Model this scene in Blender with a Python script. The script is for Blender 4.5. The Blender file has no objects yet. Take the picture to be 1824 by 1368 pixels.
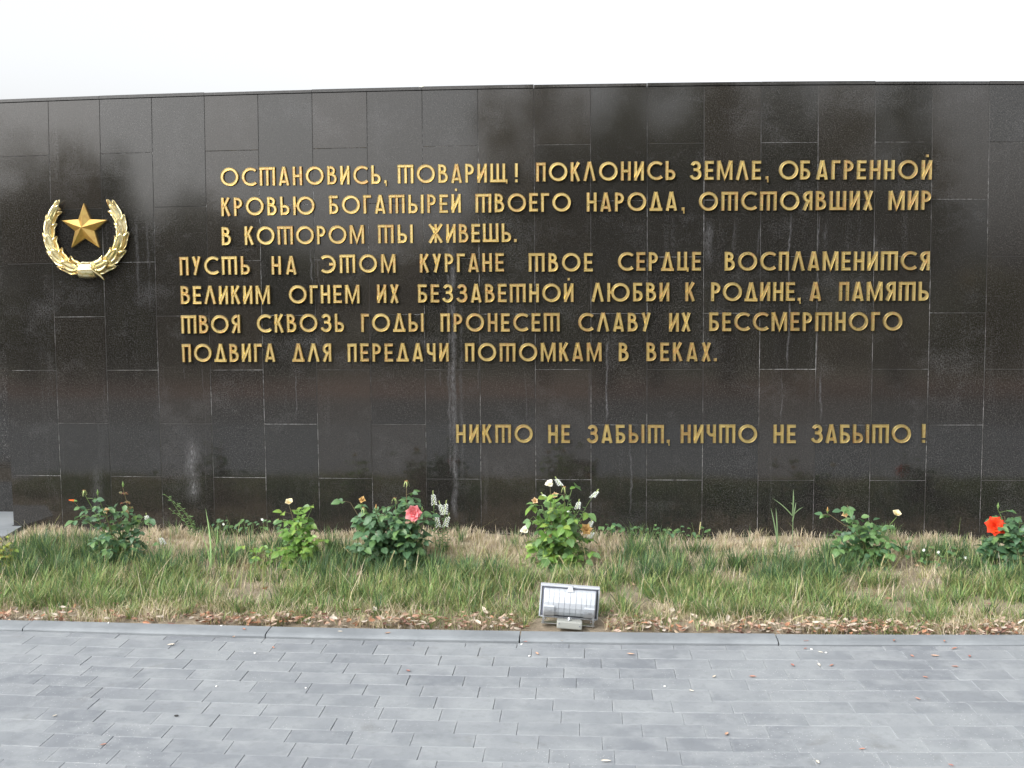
import bpy, bmesh, math, random
import numpy as np
from mathutils import Vector, Matrix, Quaternion

scene = bpy.context.scene
COL = scene.collection
R = math.radians

# ------------------------------------------------------------ camera, sky, sun
cam_data = bpy.data.cameras.new("camera")
cam_data.sensor_width = 36.0
cam_data.lens = 40.934
cam_data.clip_start = 0.05
cam_data.clip_end = 3000.0
cam = bpy.data.objects.new("camera", cam_data)
COL.objects.link(cam)
right = Vector((0.99750776, 0.0702583, -0.0064838)).normalized()
fwd = Vector((-0.0705556, 0.99381618, -0.08573977)).normalized()
up = right.cross(fwd).normalized()
right = fwd.cross(up).normalized()
m = Matrix((right, up, -fwd)).transposed().to_4x4()
m.translation = Vector((3.32498, -6.35409, -1.03019))
cam.matrix_world = m
scene.camera = cam

SUN_EL, SUN_AZ = R(42), R(226)      # azimuth clockwise from +y (north)
world = bpy.data.worlds.new("World")
scene.world = world
world.use_nodes = True
wn = world.node_tree
wn.nodes.clear()
sky = wn.nodes.new("ShaderNodeTexSky")
sky.sky_type = 'NISHITA'
sky.sun_disc = False
sky.sun_elevation = SUN_EL
sky.sun_rotation = SUN_AZ
sky.air_density = 1.0
sky.dust_density = 5.0
sky.ozone_density = 1.0
hs = wn.nodes.new("ShaderNodeHueSaturation")
hs.inputs["Saturation"].default_value = 0.12      # overcast, milky sky
bg = wn.nodes.new("ShaderNodeBackground")
bg.inputs["Strength"].default_value = 0.15
wo = wn.nodes.new("ShaderNodeOutputWorld")
wn.links.new(sky.outputs[0], hs.inputs["Color"])
wn.links.new(hs.outputs[0], bg.inputs["Color"])
wn.links.new(bg.outputs[0], wo.inputs["Surface"])

sd = bpy.data.lights.new("sun", 'SUN')
sd.energy = 0.5
sd.angle = R(38)
sd.color = (1.0, 0.97, 0.92)
sun = bpy.data.objects.new("sun", sd)
COL.objects.link(sun)
sv = Vector((math.sin(SUN_AZ) * math.cos(SUN_EL), math.cos(SUN_AZ) * math.cos(SUN_EL), math.sin(SUN_EL)))
sun.rotation_euler = sv.to_track_quat('Z', 'Y').to_euler()

scene.view_settings.view_transform = 'Standard'
scene.view_settings.look = 'None'
scene.view_settings.gamma = 1.0
scene.view_settings.use_curve_mapping = False
scene.view_settings.exposure = 1.14
try:
    scene.cycles.max_bounces = 8
    scene.cycles.caustics_reflective = False
    scene.cycles.caustics_refractive = False
except Exception:
    pass

# ------------------------------------------------------------ helpers
def tag(o, label=None, cat=None, group=None, kind=None):
    if label: o["label"] = label
    if cat: o["category"] = cat
    if group: o["group"] = group
    if kind: o["kind"] = kind
    return o

def link(o, parent=None):
    COL.objects.link(o)
    if parent is not None: o.parent = parent
    return o

def empty(name, loc=(0, 0, 0)):
    o = bpy.data.objects.new(name, None)
    o.empty_display_size = 0.1
    o.location = loc
    return link(o)

def mesh_obj(name, verts, faces, mat, parent=None, loc=(0, 0, 0), smooth=False):
    me = bpy.data.meshes.new(name)
    me.from_pydata([tuple(v) for v in verts], [], faces)
    if smooth: me.polygons.foreach_set("use_smooth", [True] * len(me.polygons))
    if mat: me.materials.append(mat)
    me.update()
    o = bpy.data.objects.new(name, me)
    o.location = loc
    return link(o, parent)

def shared(name, me, parent=None, loc=(0, 0, 0), rot=(0, 0, 0), scale=(1, 1, 1)):
    o = bpy.data.objects.new(name, me)
    o.location = loc; o.rotation_euler = rot; o.scale = scale
    return link(o, parent)

class MB:
    def __init__(s): s.v = []; s.f = []
    def add(s, vs, fs):
        n = len(s.v); s.v += [tuple(v) for v in vs]; s.f += [tuple(i + n for i in f) for f in fs]
    def box(s, x0, x1, y0, y1, z0, z1, c=0.0):
        if c <= 0:
            vs = [(x, y, z) for z in (z0, z1) for y in (y0, y1) for x in (x0, x1)]
            s.add(vs, [(0, 2, 3, 1), (4, 5, 7, 6), (0, 1, 5, 4), (2, 6, 7, 3), (0, 4, 6, 2), (1, 3, 7, 5)])
        else:
            bm = bmesh.new(); bmesh.ops.create_cube(bm, size=1)
            bmesh.ops.scale(bm, vec=(x1 - x0, y1 - y0, z1 - z0), verts=bm.verts)
            bmesh.ops.bevel(bm, geom=bm.edges[:], offset=c, segments=2, affect='EDGES', profile=0.6)
            bmesh.ops.translate(bm, vec=((x0 + x1) / 2, (y0 + y1) / 2, (z0 + z1) / 2), verts=bm.verts)
            bm.verts.index_update()
            s.add([v.co[:] for v in bm.verts], [[v.index for v in f.verts] for f in bm.faces]); bm.free()
    def tube(s, pts, r0, r1, n=5):
        pts = [Vector(p) for p in pts]; rings = []
        for i, p in enumerate(pts):
            d = (pts[min(i + 1, len(pts) - 1)] - pts[max(i - 1, 0)]).normalized()
            a = d.cross(Vector((0.31, 0.95, 0.05))).normalized(); b = d.cross(a)
            r = r0 + (r1 - r0) * i / (len(pts) - 1)
            rings.append([p + (a * math.cos(t) + b * math.sin(t)) * r for t in [2 * math.pi * k / n for k in range(n)]])
        vs = [v for rg in rings for v in rg]
        fs = [(i * n + k, i * n + (k + 1) % n, (i + 1) * n + (k + 1) % n, (i + 1) * n + k) for i in range(len(pts) - 1) for k in range(n)]
        fs.append(tuple(range(n))[::-1]); fs.append(tuple((len(pts) - 1) * n + k for k in range(n)))
        s.add(vs, fs)
    def cyl(s, c, axis, r, h, n=12):
        c = Vector(c); a = Vector(axis).normalized()
        s.tube([c - a * h / 2, c + a * h / 2], r, r, n)
    def build(s, name, mat, parent=None, loc=(0, 0, 0), smooth=False):
        return mesh_obj(name, s.v, s.f, mat, parent, loc, smooth)
    def mesh(s, name, mat, smooth=False):
        me = bpy.data.meshes.new(name); me.from_pydata(s.v, [], s.f); me.materials.append(mat)
        if smooth: me.polygons.foreach_set("use_smooth", [True] * len(me.polygons))
        return me

# node shorthand
class NT:
    def __init__(s, name):
        s.m = bpy.data.materials.new(name); s.m.use_nodes = True
        s.t = s.m.node_tree; s.n = s.t.nodes; s.l = s.t.links
        s.b = s.n["Principled BSDF"]; s.out = s.n["Material Output"]
    def new(s, typ, **kw):
        nd = s.n.new(typ)
        for k, v in kw.items(): setattr(nd, k, v)
        return nd
    def lk(s, a, b): s.l.new(a, b)
    def set(s, sock, v):
        if isinstance(v, bpy.types.NodeSocket): s.l.new(v, sock)
        else: sock.default_value = v
    def math(s, op, a, b=0.0, c=None, clamp=False):
        nd = s.new("ShaderNodeMath", operation=op, use_clamp=clamp)
        s.set(nd.inputs[0], a); s.set(nd.inputs[1], b)
        if c is not None: s.set(nd.inputs[2], c)
        return nd.outputs[0]
    def noise(s, vec, scale, detail=3.0, rough=0.55, dist=0.0):
        nd = s.new("ShaderNodeTexNoise")
        if vec is not None: s.lk(vec, nd.inputs["Vector"])
        nd.inputs["Scale"].default_value = scale; nd.inputs["Detail"].default_value = detail
        nd.inputs["Roughness"].default_value = rough; nd.inputs["Distortion"].default_value = dist
        return nd.outputs["Fac"]
    def ramp(s, v, a, b, lo=0.0, hi=1.0):
        nd = s.new("ShaderNodeMapRange", clamp=True)
        s.set(nd.inputs[0], v); nd.inputs[1].default_value = a; nd.inputs[2].default_value = b
        nd.inputs[3].default_value = lo; nd.inputs[4].default_value = hi
        return nd.outputs[0]
    def mix(s, f, a, b):
        nd = s.new("ShaderNodeMix", data_type='RGBA')
        s.set(nd.inputs[0], f)
        s.set(nd.inputs[6], a if isinstance(a, bpy.types.NodeSocket) else (*a, 1)); s.set(nd.inputs[7], b if isinstance(b, bpy.types.NodeSocket) else (*b, 1))
        return nd.outputs[2]
    def mapping(s, vec, scale=(1, 1, 1), loc=(0, 0, 0)):
        nd = s.new("ShaderNodeMapping"); s.lk(vec, nd.inputs[0])
        nd.inputs["Scale"].default_value = scale; nd.inputs["Location"].default_value = loc
        return nd.outputs[0]
    def coord(s, which="Object"): return s.new("ShaderNodeTexCoord").outputs[which]
    def geo(s): return s.new("ShaderNodeNewGeometry").outputs["Position"]
    def rnd(s): return s.new("ShaderNodeObjectInfo").outputs["Random"]
    def bump(s, h, strength, dist=0.01):
        nd = s.new("ShaderNodeBump"); nd.inputs["Strength"].default_value = strength; nd.inputs["Distance"].default_value = dist
        s.lk(h, nd.inputs["Height"]); s.lk(nd.outputs[0], s.b.inputs["Normal"])
    def col(s, c): s.set(s.b.inputs["Base Color"], c if isinstance(c, bpy.types.NodeSocket) else (*c, 1))
    def rough(s, v): s.set(s.b.inputs["Roughness"], v)

def plain(name, c, rough=0.6, metal=0.0, spec=None):
    t = NT(name); t.col(c); t.rough(rough); t.b.inputs["Metallic"].default_value = metal
    if spec is not None: t.b.inputs["Specular IOR Level"].default_value = spec
    return t.m

# ------------------------------------------------------------ slow bow of the built courses
def _poly(co, x, z):
    k = 0; s = 0.0
    for i in range(4):
        for j in range(4 - i):
            s += co[k] * x ** i * z ** j; k += 1
    return s
WX = [0.00217077, -0.00038579, -0.000385451, -7.07707e-06, 0.0141769, -0.0030225, -0.00223325, -0.00127005, -8.83993e-06, -0.00222327]
WZ = [0.00837119, 0.0126353, -0.00423596, -0.00223732, -0.000464445, -0.000934197, -1.1237e-05, -0.00130799, -0.00222949, -8.7277e-06]
GX = [0.00266563, 0.000966857, -0.000312158, 6.67671e-05, 0.00344535, 0.0050696, -0.000790304, -0.00132152, 0.000122843, -0.00163975]
GY = [-0.0348358, -0.0136344, 0.00899857, -0.00143591, 0.000577756, 0.000716814, -0.000203971, 0.0141408, -0.00442005, 0.000226119]
def wwall(x, z):
    cx = min(max(x, -0.4), 6.4) - 3; cz = min(max(z, -2.6), 0.1) + 1
    return x + _poly(WX, cx, cz), z + _poly(WZ, cx, cz)
def wgnd(x, y):
    cx = min(max(x, -0.4), 6.4) - 3; cy = min(max(y, -3.3), 0.0) + 2
    return x + _poly(GX, cx, cy), y + _poly(GY, cx, cy)
SLOPE, Z0 = 0.0433546, -2.338386
def gz(y):                       # the paved forecourt rises gently towards the wall
    return Z0 + SLOPE * y
BED_Z = -2.415

# ------------------------------------------------------------ materials
def granite(name, streaks):
    t = NT(name); P = t.geo()
    sp = t.noise(P, 210, 2, 0.6)
    sp2 = t.noise(P, 120, 4, 0.7)
    sp3 = t.noise(P, 230, 1, 0.5)
    big = t.noise(P, 1.7, 4, 0.6)
    base = t.mix(t.ramp(sp2, 0.42, 0.64), (0.002, 0.0023, 0.0023), (0.029, 0.0275, 0.0255))
    base = t.mix(t.ramp(sp, 0.56, 0.72), base, (0.075, 0.068, 0.061))
    base = t.mix(t.ramp(sp3, 0.64, 0.72), base, (0.13, 0.125, 0.12))
    base = t.mix(t.ramp(big, 0.3, 0.7, 0.0, 0.3), base, (0.016, 0.016, 0.017))
    rn = t.rnd()
    base = t.mix(t.ramp(rn, 0, 1, 0, 0.5), base, (0.017, 0.0165, 0.015))
    base = t.mix(t.ramp(t.math('FRACT', t.math('MULTIPLY', rn, 7.31)), 0.5, 1, 0, 0.3), base, (0.036, 0.029, 0.024))
    # faint vertical runs of lime over the whole face
    runs = t.noise(t.mapping(P, (16, 1, 0.9)), 1.0, 4, 0.6)
    patch = t.noise(t.mapping(P, (1.1, 1, 1.6), (3, 0, 1)), 1.0, 3, 0.6)
    film = t.math('MULTIPLY', t.ramp(runs, 0.55, 0.78), t.ramp(patch, 0.45, 0.7))
    film = t.math('MULTIPLY', film, t.ramp(t.noise(P, 60, 3, 0.8), 0.42, 0.6))
    splot = t.math('MULTIPLY', t.ramp(t.noise(t.mapping(P, (2.6, 1, 3.2), (1, 0, 4)), 1.0, 5, 0.7), 0.53, 0.70), t.ramp(t.noise(P, 150, 3, 0.8), 0.46, 0.62))
    total = t.math('MAXIMUM', t.math('MULTIPLY', film, 0.30), t.math('MULTIPLY', splot, 0.34))
    if streaks:
        sep = t.new("ShaderNodeSeparateXYZ"); t.lk(P, sep.inputs[0])
        X, Z = sep.outputs[0], sep.outputs[2]
        wig = t.noise(t.mapping(P, (2.0, 0, 5.0)), 1.0, 3, 0.7)
        Xw = t.math('MULTIPLY_ADD', t.math('SUBTRACT', wig, 0.5), 0.045, X)
        grain = t.math('MULTIPLY', t.ramp(t.noise(t.mapping(P, (170, 1, 40)), 1.0, 4, 0.8), 0.40, 0.62, 0.05, 1.0), t.ramp(t.noise(t.mapping(P, (9, 1, 6)), 1.0, 4, 0.7), 0.38, 0.60, 0.25, 1.0))
        for (x, za, zb, w, st) in streaks:
            d = t.math('ABSOLUTE', t.math('SUBTRACT', Xw, x))
            lat = t.ramp(d, w * 2.3, 0.0)
            dz = t.math('MINIMUM', t.math('SUBTRACT', Z, za), t.math('SUBTRACT', zb, Z))
            ver = t.ramp(dz, 0.0, 0.08)
            s1 = t.math('MULTIPLY', t.math('MULTIPLY', lat, ver), st)
            total = t.math('MAXIMUM', total, t.math('MULTIPLY', s1, grain))
    base = t.mix(t.math('MULTIPLY', total, 0.5), base, (0.30, 0.30, 0.32))
    t.col(base)
    ro = t.math('ADD', t.ramp(t.noise(P, 7, 4, 0.6), 0.3, 0.7, 0.05, 0.08), t.math('MULTIPLY', total, 0.35))
    t.rough(ro)
    t.b.inputs["IOR"].default_value = 1.67
    t.bump(sp2, 0.012, 0.002)
    return t.m

M = {}
M['granite'] = granite("dark_granite", None)          # replaced below by the streaked one
# STREAKS table
LINES = [
  [("ОСТАНОВИСЬ",1.2761,-0.4862,2.1666,-0.4841), (",",2.1821,-0.4828,2.2022,-0.4830), ("ТОВАРИЩ",2.2587,-0.4822,2.8576,-0.4837), ("!",2.8965,-0.4832,2.9148,-0.4835), ("ПОКЛОНИСЬ",3.0117,-0.4814,3.7578,-0.4830), ("ЗЕМЛЕ",3.8350,-0.4840,4.2090,-0.4869), (",",4.2329,-0.4869,4.2506,-0.4872), ("ОБ",4.3037,-0.4875,4.4667,-0.4896), ("АГРЕННОЙ",4.4986,-0.4894,5.0976,-0.4961)],
  [("КРОВЬЮ",1.2753,-0.6487,1.7981,-0.6459), ("БОГАТЫРЕЙ",1.8781,-0.6437,2.6040,-0.6441), ("ТВОЕГО",2.6816,-0.6432,3.1993,-0.6439), ("НАРОДА",3.2837,-0.6445,3.7673,-0.6461), (",",3.7909,-0.6461,3.8092,-0.6463), ("ОТСТОЯВШИХ",3.8835,-0.6468,4.7963,-0.6528), ("МИР",4.8780,-0.6537,5.0962,-0.6555)],
  [("В",1.2752,-0.8078,1.3245,-0.8077), ("КОТОРОМ",1.4026,-0.8074,2.0703,-0.8056), ("ТЫ",2.1453,-0.8051,2.3390,-0.8056), ("ЖИВЕШЬ",2.4215,-0.8051,2.8762,-0.8043), (".",2.8893,-0.8044,2.9067,-0.8046)],
  [("ПУСТЬ",1.0306,-0.9706,1.4290,-0.9697), ("НА",1.5490,-0.9702,1.6895,-0.9703), ("ЭТОМ",1.8286,-0.9663,2.2412,-0.9653), ("КУРГАНЕ",2.3731,-0.9644,2.8353,-0.9647), ("ТВОЕ",2.9694,-0.9653,3.3165,-0.9666), ("СЕРДЦЕ",3.4524,-0.9652,3.8957,-0.9663), ("ВОСПЛАМЕНИТСЯ",4.0227,-0.9672,5.0979,-0.9732)],
  [("ВЕЛИКИМ",1.0313,-1.1316,1.5374,-1.1321), ("ОГНЕМ",1.6426,-1.1317,2.0387,-1.1310), ("ИХ",2.1343,-1.1303,2.2558,-1.1303), ("БЕЗЗАВЕТНОЙ",2.3615,-1.1303,3.2135,-1.1300), ("ЛЮБВИ",3.3091,-1.1296,3.7294,-1.1297), ("К",3.8158,-1.1290,3.8638,-1.1292), ("РОДИНЕ",3.9517,-1.1303,4.3958,-1.1321), (",",4.4121,-1.1322,4.4278,-1.1323), ("А",4.4746,-1.1319,4.5353,-1.1323), ("ПАМЯТЬ",4.6287,-1.1319,5.0970,-1.1338)],
  [("ТВОЯ",1.0300,-1.2945,1.3652,-1.2926), ("СКВОЗЬ",1.4590,-1.2910,1.9499,-1.2890), ("ГОДЫ",2.0434,-1.2887,2.3921,-1.2885), ("ПРОНЕСЕТ",2.4837,-1.2897,3.1377,-1.2902), ("СЛАВУ",3.2376,-1.2906,3.6296,-1.2914), ("ИХ",3.7278,-1.2930,3.8439,-1.2928), ("БЕССМЕРТНОГО",3.9431,-1.2919,4.9627,-1.2932)],
  [("ПОДВИГА",1.0298,-1.4540,1.5591,-1.4528), ("ДЛЯ",1.6548,-1.4530,1.8753,-1.4530), ("ПЕРЕДАЧИ",1.9647,-1.4535,2.5284,-1.4533), ("ПОТОМКАМ",2.6178,-1.4531,3.3653,-1.4532), ("В",3.4601,-1.4528,3.5078,-1.4529), ("ВЕКАХ",3.6068,-1.4531,3.9528,-1.4537), (".",3.9694,-1.4537,3.9859,-1.4538)],
  [("НИКТО",2.5630,-1.9026,2.9873,-1.9028), ("НЕ",3.0714,-1.9031,3.1914,-1.9031), ("ЗАБЫТ",3.2852,-1.9028,3.7035,-1.9014), (",",3.7202,-1.9014,3.7342,-1.9013), ("НИЧТО",3.7938,-1.9012,4.2053,-1.8998), ("НЕ",4.2931,-1.8996,4.4120,-1.8992), ("ЗАБЫТО",4.4949,-1.8989,5.0217,-1.8973), ("!",5.0796,-1.8962,5.0991,-1.8961)],
]
KERB_JOINTS = [1.0, 2.018, 3.032, 4.034]
WREATH_C=(0.5054,-0.7296); STAR_C=(0.4990,-0.7047)
# 1px at wreath = 0.00322
BUSHES = {
  'A': ((0.980,-0.777,-2.410), [(0.774,-0.866,-2.079,"redbud"), (0.839,-0.893,-2.024,"sepals"), (0.890,-0.857,-2.041,"leafbud"), (0.939,-0.873,-2.127,"dried"), (0.953,-0.805,-2.126,"none"), (0.802,-0.824,-2.180,"none"), (1.080,-0.749,-2.364,"none"), (1.103,-0.739,-2.409,"none"), (0.930,-0.775,-2.402,"none"), (0.851,-0.814,-2.280,"none")]),
  'A2': ((0.987,-0.681,-2.410), [(0.983,-0.770,-2.016,"redleaf")]),
  'C': ((1.855,-0.739,-2.410), [(1.825,-0.782,-2.099,"cream"), (1.922,-0.689,-2.122,"none"), (1.776,-0.713,-2.195,"none"), (1.971,-0.762,-2.282,"none"), (1.912,-0.800,-2.190,"none"), (1.925,-0.755,-2.354,"none"), (1.790,-0.779,-2.350,"none")]),
  'K': ((1.665,-0.770,-2.410), [(1.616,-0.761,-2.313,"none"), (1.730,-0.831,-2.302,"none"), (1.615,-0.716,-2.381,"none")]),
  'D': ((2.302,-0.743,-2.410), [(2.132,-0.776,-2.095,"none"), (2.204,-0.856,-2.066,"dried"), (2.196,-0.781,-2.122,"sepals"), (2.270,-0.847,-2.108,"bud"), (2.162,-0.727,-2.203,"none"), (2.211,-0.771,-2.277,"none"), (2.270,-0.700,-2.165,"none")]),
  'E': ((2.391,-0.739,-2.410), [(2.415,-0.817,-1.983,"sepals"), (2.344,-0.745,-2.080,"sepals"), (2.448,-0.810,-2.142,"pink_low"), (2.325,-0.698,-2.208,"none"), (2.394,-0.730,-2.088,"none"), (2.505,-0.773,-2.177,"none"), (2.314,-0.794,-2.216,"none"), (2.453,-0.800,-2.269,"none"), (2.424,-0.714,-2.359,"none"), (2.482,-0.761,-2.132,"leafbud")]),
  'G': ((3.141,-0.740,-2.410), [(3.113,-0.834,-1.987,"white"), (3.039,-0.806,-2.078,"peach"), (3.132,-0.744,-2.061,"peach"), (3.181,-0.832,-2.004,"sepals"), (2.985,-0.732,-2.237,"white"), (3.120,-0.750,-2.260,"peach"), (3.285,-0.759,-2.226,"tan"), (3.218,-0.671,-2.037,"none"), (3.246,-0.692,-2.145,"none"), (3.206,-0.778,-2.184,"none"), (3.028,-0.765,-2.160,"none"), (3.067,-0.710,-2.115,"none"), (3.166,-0.796,-2.098,"none"), (2.998,-0.726,-2.308,"none"), (3.260,-0.791,-2.319,"none"), (3.162,-0.684,-2.330,"none"), (3.083,-0.776,-2.338,"none"), (3.190,-0.677,-2.261,"none")]),
  'H': ((4.646,-0.697,-2.410), [(4.430,-0.802,-2.115,"bud"), (4.529,-0.721,-2.149,"dried"), (4.767,-0.742,-2.143,"cream"), (4.543,-0.715,-2.104,"none"), (4.466,-0.709,-2.243,"none"), (4.604,-0.684,-2.192,"none"), (4.689,-0.666,-2.209,"none"), (4.514,-0.742,-2.304,"none"), (4.747,-0.757,-2.257,"none"), (4.657,-0.697,-2.327,"none"), (4.720,-0.706,-2.228,"none")]),
  'I': ((5.267,-0.779,-2.410), [(5.204,-0.809,-2.180,"orange"), (5.211,-0.824,-2.084,"leafbud"), (5.337,-0.778,-2.140,"none"), (5.264,-0.764,-2.143,"none"), (5.300,-0.780,-2.220,"none"), (5.362,-0.819,-2.185,"none"), (5.172,-0.815,-2.227,"none"), (5.149,-0.769,-2.251,"none"), (5.302,-0.741,-2.297,"none"), (5.357,-0.806,-2.295,"none"), (5.208,-0.793,-2.313,"none"), (5.419,-0.766,-2.155,"none")]),
  'J': ((0.434,-0.939,-2.410), [(0.450,-0.981,-2.233,"none"), (0.468,-0.899,-2.279,"none"), (0.483,-0.889,-2.337,"none"), (0.382,-0.963,-2.279,"none"), (0.470,-0.974,-2.331,"none")]),
}
WEEDS = {
  'F': ((2.535,-0.491,-2.410), [(2.498,-0.491,-2.088), (2.529,-0.491,-2.141), (2.567,-0.491,-2.137), (2.581,-0.491,-2.204), (2.514,-0.491,-2.205)]),
  'G2': ((3.243,-0.523,-2.410), [(3.127,-0.523,-2.007), (3.056,-0.523,-2.088), (3.249,-0.523,-2.121), (3.345,-0.523,-2.069), (3.317,-0.523,-2.221), (3.323,-0.523,-2.279), (3.158,-0.523,-2.223), (3.186,-0.523,-2.165)]),
  'A3': ((0.959,-0.429,-2.410), [(0.959,-0.429,-2.229)]),
  'A4': ((1.145,-0.734,-2.410), [(1.149,-0.734,-2.281)]),
  'B1': ((1.113,-0.147,-2.410), [(0.949,-0.147,-2.175), (0.983,-0.147,-2.191), (1.024,-0.147,-2.222), (1.069,-0.147,-2.284), (1.100,-0.147,-2.316), (0.975,-0.147,-2.254)]),
}
REED = ((4.381,-0.014,-2.410), [(4.266,-0.180,-2.172), (4.284,-0.180,-2.223), (4.374,-0.180,-2.124), (4.389,-0.180,-2.193), (4.428,-0.180,-2.216), (4.258,-0.180,-2.224), (4.348,-0.180,-2.199)])
TALL = ((1.447,-0.860,-2.410), (1.358,-0.650,-2.156), (1.419,-0.650,-2.239))
STALKS = [((0.961,-0.801,-2.410),(0.904,-0.801,-2.317)), ((1.056,-0.678,-2.410),(1.104,-0.678,-2.294)), ((1.058,-0.878,-2.410),(1.062,-0.878,-2.376)), ((1.731,-0.825,-2.410),(1.754,-0.825,-2.284)), ((2.332,-0.910,-2.410),(2.360,-0.910,-2.355)), ((2.422,-0.960,-2.410),(2.428,-0.960,-2.337)), ((2.563,-1.007,-2.410),(2.596,-1.007,-2.350)), ((2.667,-1.205,-2.410),(2.846,-1.205,-2.395)), ((2.174,-0.806,-2.410),(2.098,-0.806,-2.313)), ((3.287,-0.757,-2.410),(3.263,-0.757,-2.277)), ((3.194,-0.872,-2.410),(3.154,-0.872,-2.328)), ((3.446,-0.967,-2.410),(3.407,-0.967,-2.357)), ((4.453,-0.922,-2.410),(4.444,-0.922,-2.378)), ((4.482,-0.941,-2.410),(4.463,-0.941,-2.338)), ((4.647,-0.913,-2.410),(4.664,-0.913,-2.362)), ((4.169,-1.454,-2.410),(4.196,-1.454,-2.301)), ((5.278,-0.669,-2.410),(5.256,-0.669,-2.305)), ((5.314,-0.777,-2.410),(5.312,-0.777,-2.334)), ((4.478,-1.216,-2.410),(4.495,-1.216,-2.379)), ((2.906,0.304,-2.410),(2.930,0.304,-2.245)), ((2.885,0.224,-2.410),(2.879,0.224,-2.263)), ((4.101,-1.662,-2.410),(4.172,-1.662,-2.376)), ((4.103,0.195,-2.410),(4.118,0.195,-2.307)), ((4.048,0.118,-2.410),(4.062,0.118,-2.305)), ((3.888,-0.104,-2.410),(3.897,-0.104,-2.318)), ((1.840,0.344,-2.410),(1.815,0.344,-2.333)), ((2.764,-0.891,-2.410),(2.778,-0.891,-2.363))]
FALLEN = [(1.918,-1.855), (2.312,-1.864), (1.897,-1.928), (2.504,-1.876), (2.088,-2.039), (1.680,-2.026), (1.533,-2.707), (2.648,-2.257), (1.788,-2.913), (3.057,-1.935), (3.196,-1.910), (3.462,-2.050), (3.109,-2.060), (4.142,-1.881), (4.124,-1.961), (4.176,-1.995), (4.507,-2.021), (4.592,-2.017), (4.686,-1.936), (4.717,-2.017), (4.632,-2.123), (4.048,-2.138), (4.145,-2.128), (4.189,-2.132), (3.751,-2.260), (3.889,-2.254), (4.497,-2.231), (4.417,-2.426), (4.144,-2.828), (4.380,-2.926), (3.359,-2.951), (3.991,-2.927), (3.741,-2.743), (3.661,-2.393), (4.477,-1.873), (4.668,-1.870)]
PEBBLES = [(2.013,-2.097), (3.061,-2.080), (4.128,-1.961), (4.176,-1.995), (2.292,-2.426), (1.971,-2.426), (3.551,-2.353), (3.024,-1.955), (1.313,-1.799), (1.791,-1.813)]
LAMP = (3.218,-1.700,-2.411)
GLOBE = (2.380,0.120,0.044)
LEFTPAVE = [(0.003,0.127), (0.093,-0.316), (-0.076,0.155), (-0.300,0.432)]
STREAKS = [(2.551,-2.350,-0.828,0.0091,0.90), (2.528,-2.097,-0.828,0.0045,0.70), (2.594,-2.129,-1.134,0.0061,0.35), (3.937,-0.960,-0.676,0.0136,0.55), (4.071,-0.901,-0.677,0.0061,0.45), (4.205,-0.932,-0.723,0.0030,0.60), (4.368,-1.506,-0.636,0.0033,0.80), (4.517,-1.506,-0.652,0.0023,0.80), (4.553,-0.875,-0.697,0.0076,0.30), (4.818,-0.907,-0.729,0.0061,0.30), (3.393,-1.798,-1.291,0.0030,0.90), (3.523,-2.342,-1.906,0.0033,0.80), (4.541,-1.795,-1.506,0.0033,0.90), (1.670,-1.801,-1.471,0.0020,0.70), (1.066,-2.266,-1.866,0.0242,0.95), (0.504,-2.367,-2.012,0.0212,0.45), (2.931,-1.396,-1.289,0.0023,0.70), (1.041,-1.565,-1.448,0.0023,0.70), (1.807,-1.145,-0.852,0.0030,0.50), (2.951,-1.814,-1.473,0.0024,0.40), (2.694,-1.628,-0.799,0.0023,0.40), (2.535,-0.919,-0.767,0.0152,0.40), (4.334,-1.811,-1.497,0.0021,0.60), (1.391,-1.065,-0.942,0.0023,0.50), (3.298,-1.813,-1.443,0.0045,0.20), (0.788,-1.187,-0.627,0.0061,0.35), (0.852,-1.187,-0.628,0.0045,0.30), (2.480,-1.597,-1.442,0.0030,0.50), (2.456,-2.351,-2.129,0.0076,0.20), (2.724,-2.349,-1.940,0.0076,0.25), (2.086,-1.816,-1.628,0.0030,0.20), (4.281,-2.367,-1.934,0.0030,0.30), (1.771,-1.068,-0.821,0.0030,0.60), (1.143,-2.265,-1.439,0.0018,0.30)]
LEFTJ=[-0.908, -1.515, -2.12]
TREES = [(-10.92,-22.00,3.48,3.55), (-9.13,-24.00,2.88,1.90), (-6.42,-24.00,2.50,1.02), (-9.74,-30.00,2.23,1.75), (2.16,-20.00,4.12,3.30), (4.70,-20.00,4.43,3.81), (7.66,-21.00,4.58,3.96), (10.03,-20.00,4.20,3.30), (14.85,-28.00,0.24,2.48), (-12.71,-60.00,1.47,8.32), (-6.21,-60.00,1.73,8.32), (-12.50,-50.00,1.93,4.35), (-1.49,-50.00,2.36,3.80), (-13.49,-22.00,4.01,4.10), (16.32,-24.00,1.74,2.93), (-9.80,-22.00,2.96,2.32), (-9.39,-23.00,2.66,1.84), (-9.34,-26.00,2.27,1.87), (-9.03,-29.00,1.96,2.22), (-7.88,-31.00,1.93,2.16), (-8.78,-40.00,1.39,3.35), (3.58,-19.00,4.02,2.44), (6.40,-21.00,4.73,3.43)]
REDTHING=(-9.534,-26.000,-1.065); OCHRE=[(11.688,-20.000,-0.967),(11.713,-20.000,-1.892)]
# leg: (2.635024684653486, -18.0, -3.2026981059167703)(2.636703669743134, -18.0, -2.612425337378675)
M['granite'] = granite("polished_dark_granite", STREAKS)
M['granite_plain'] = granite("polished_dark_granite_return", None)

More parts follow.
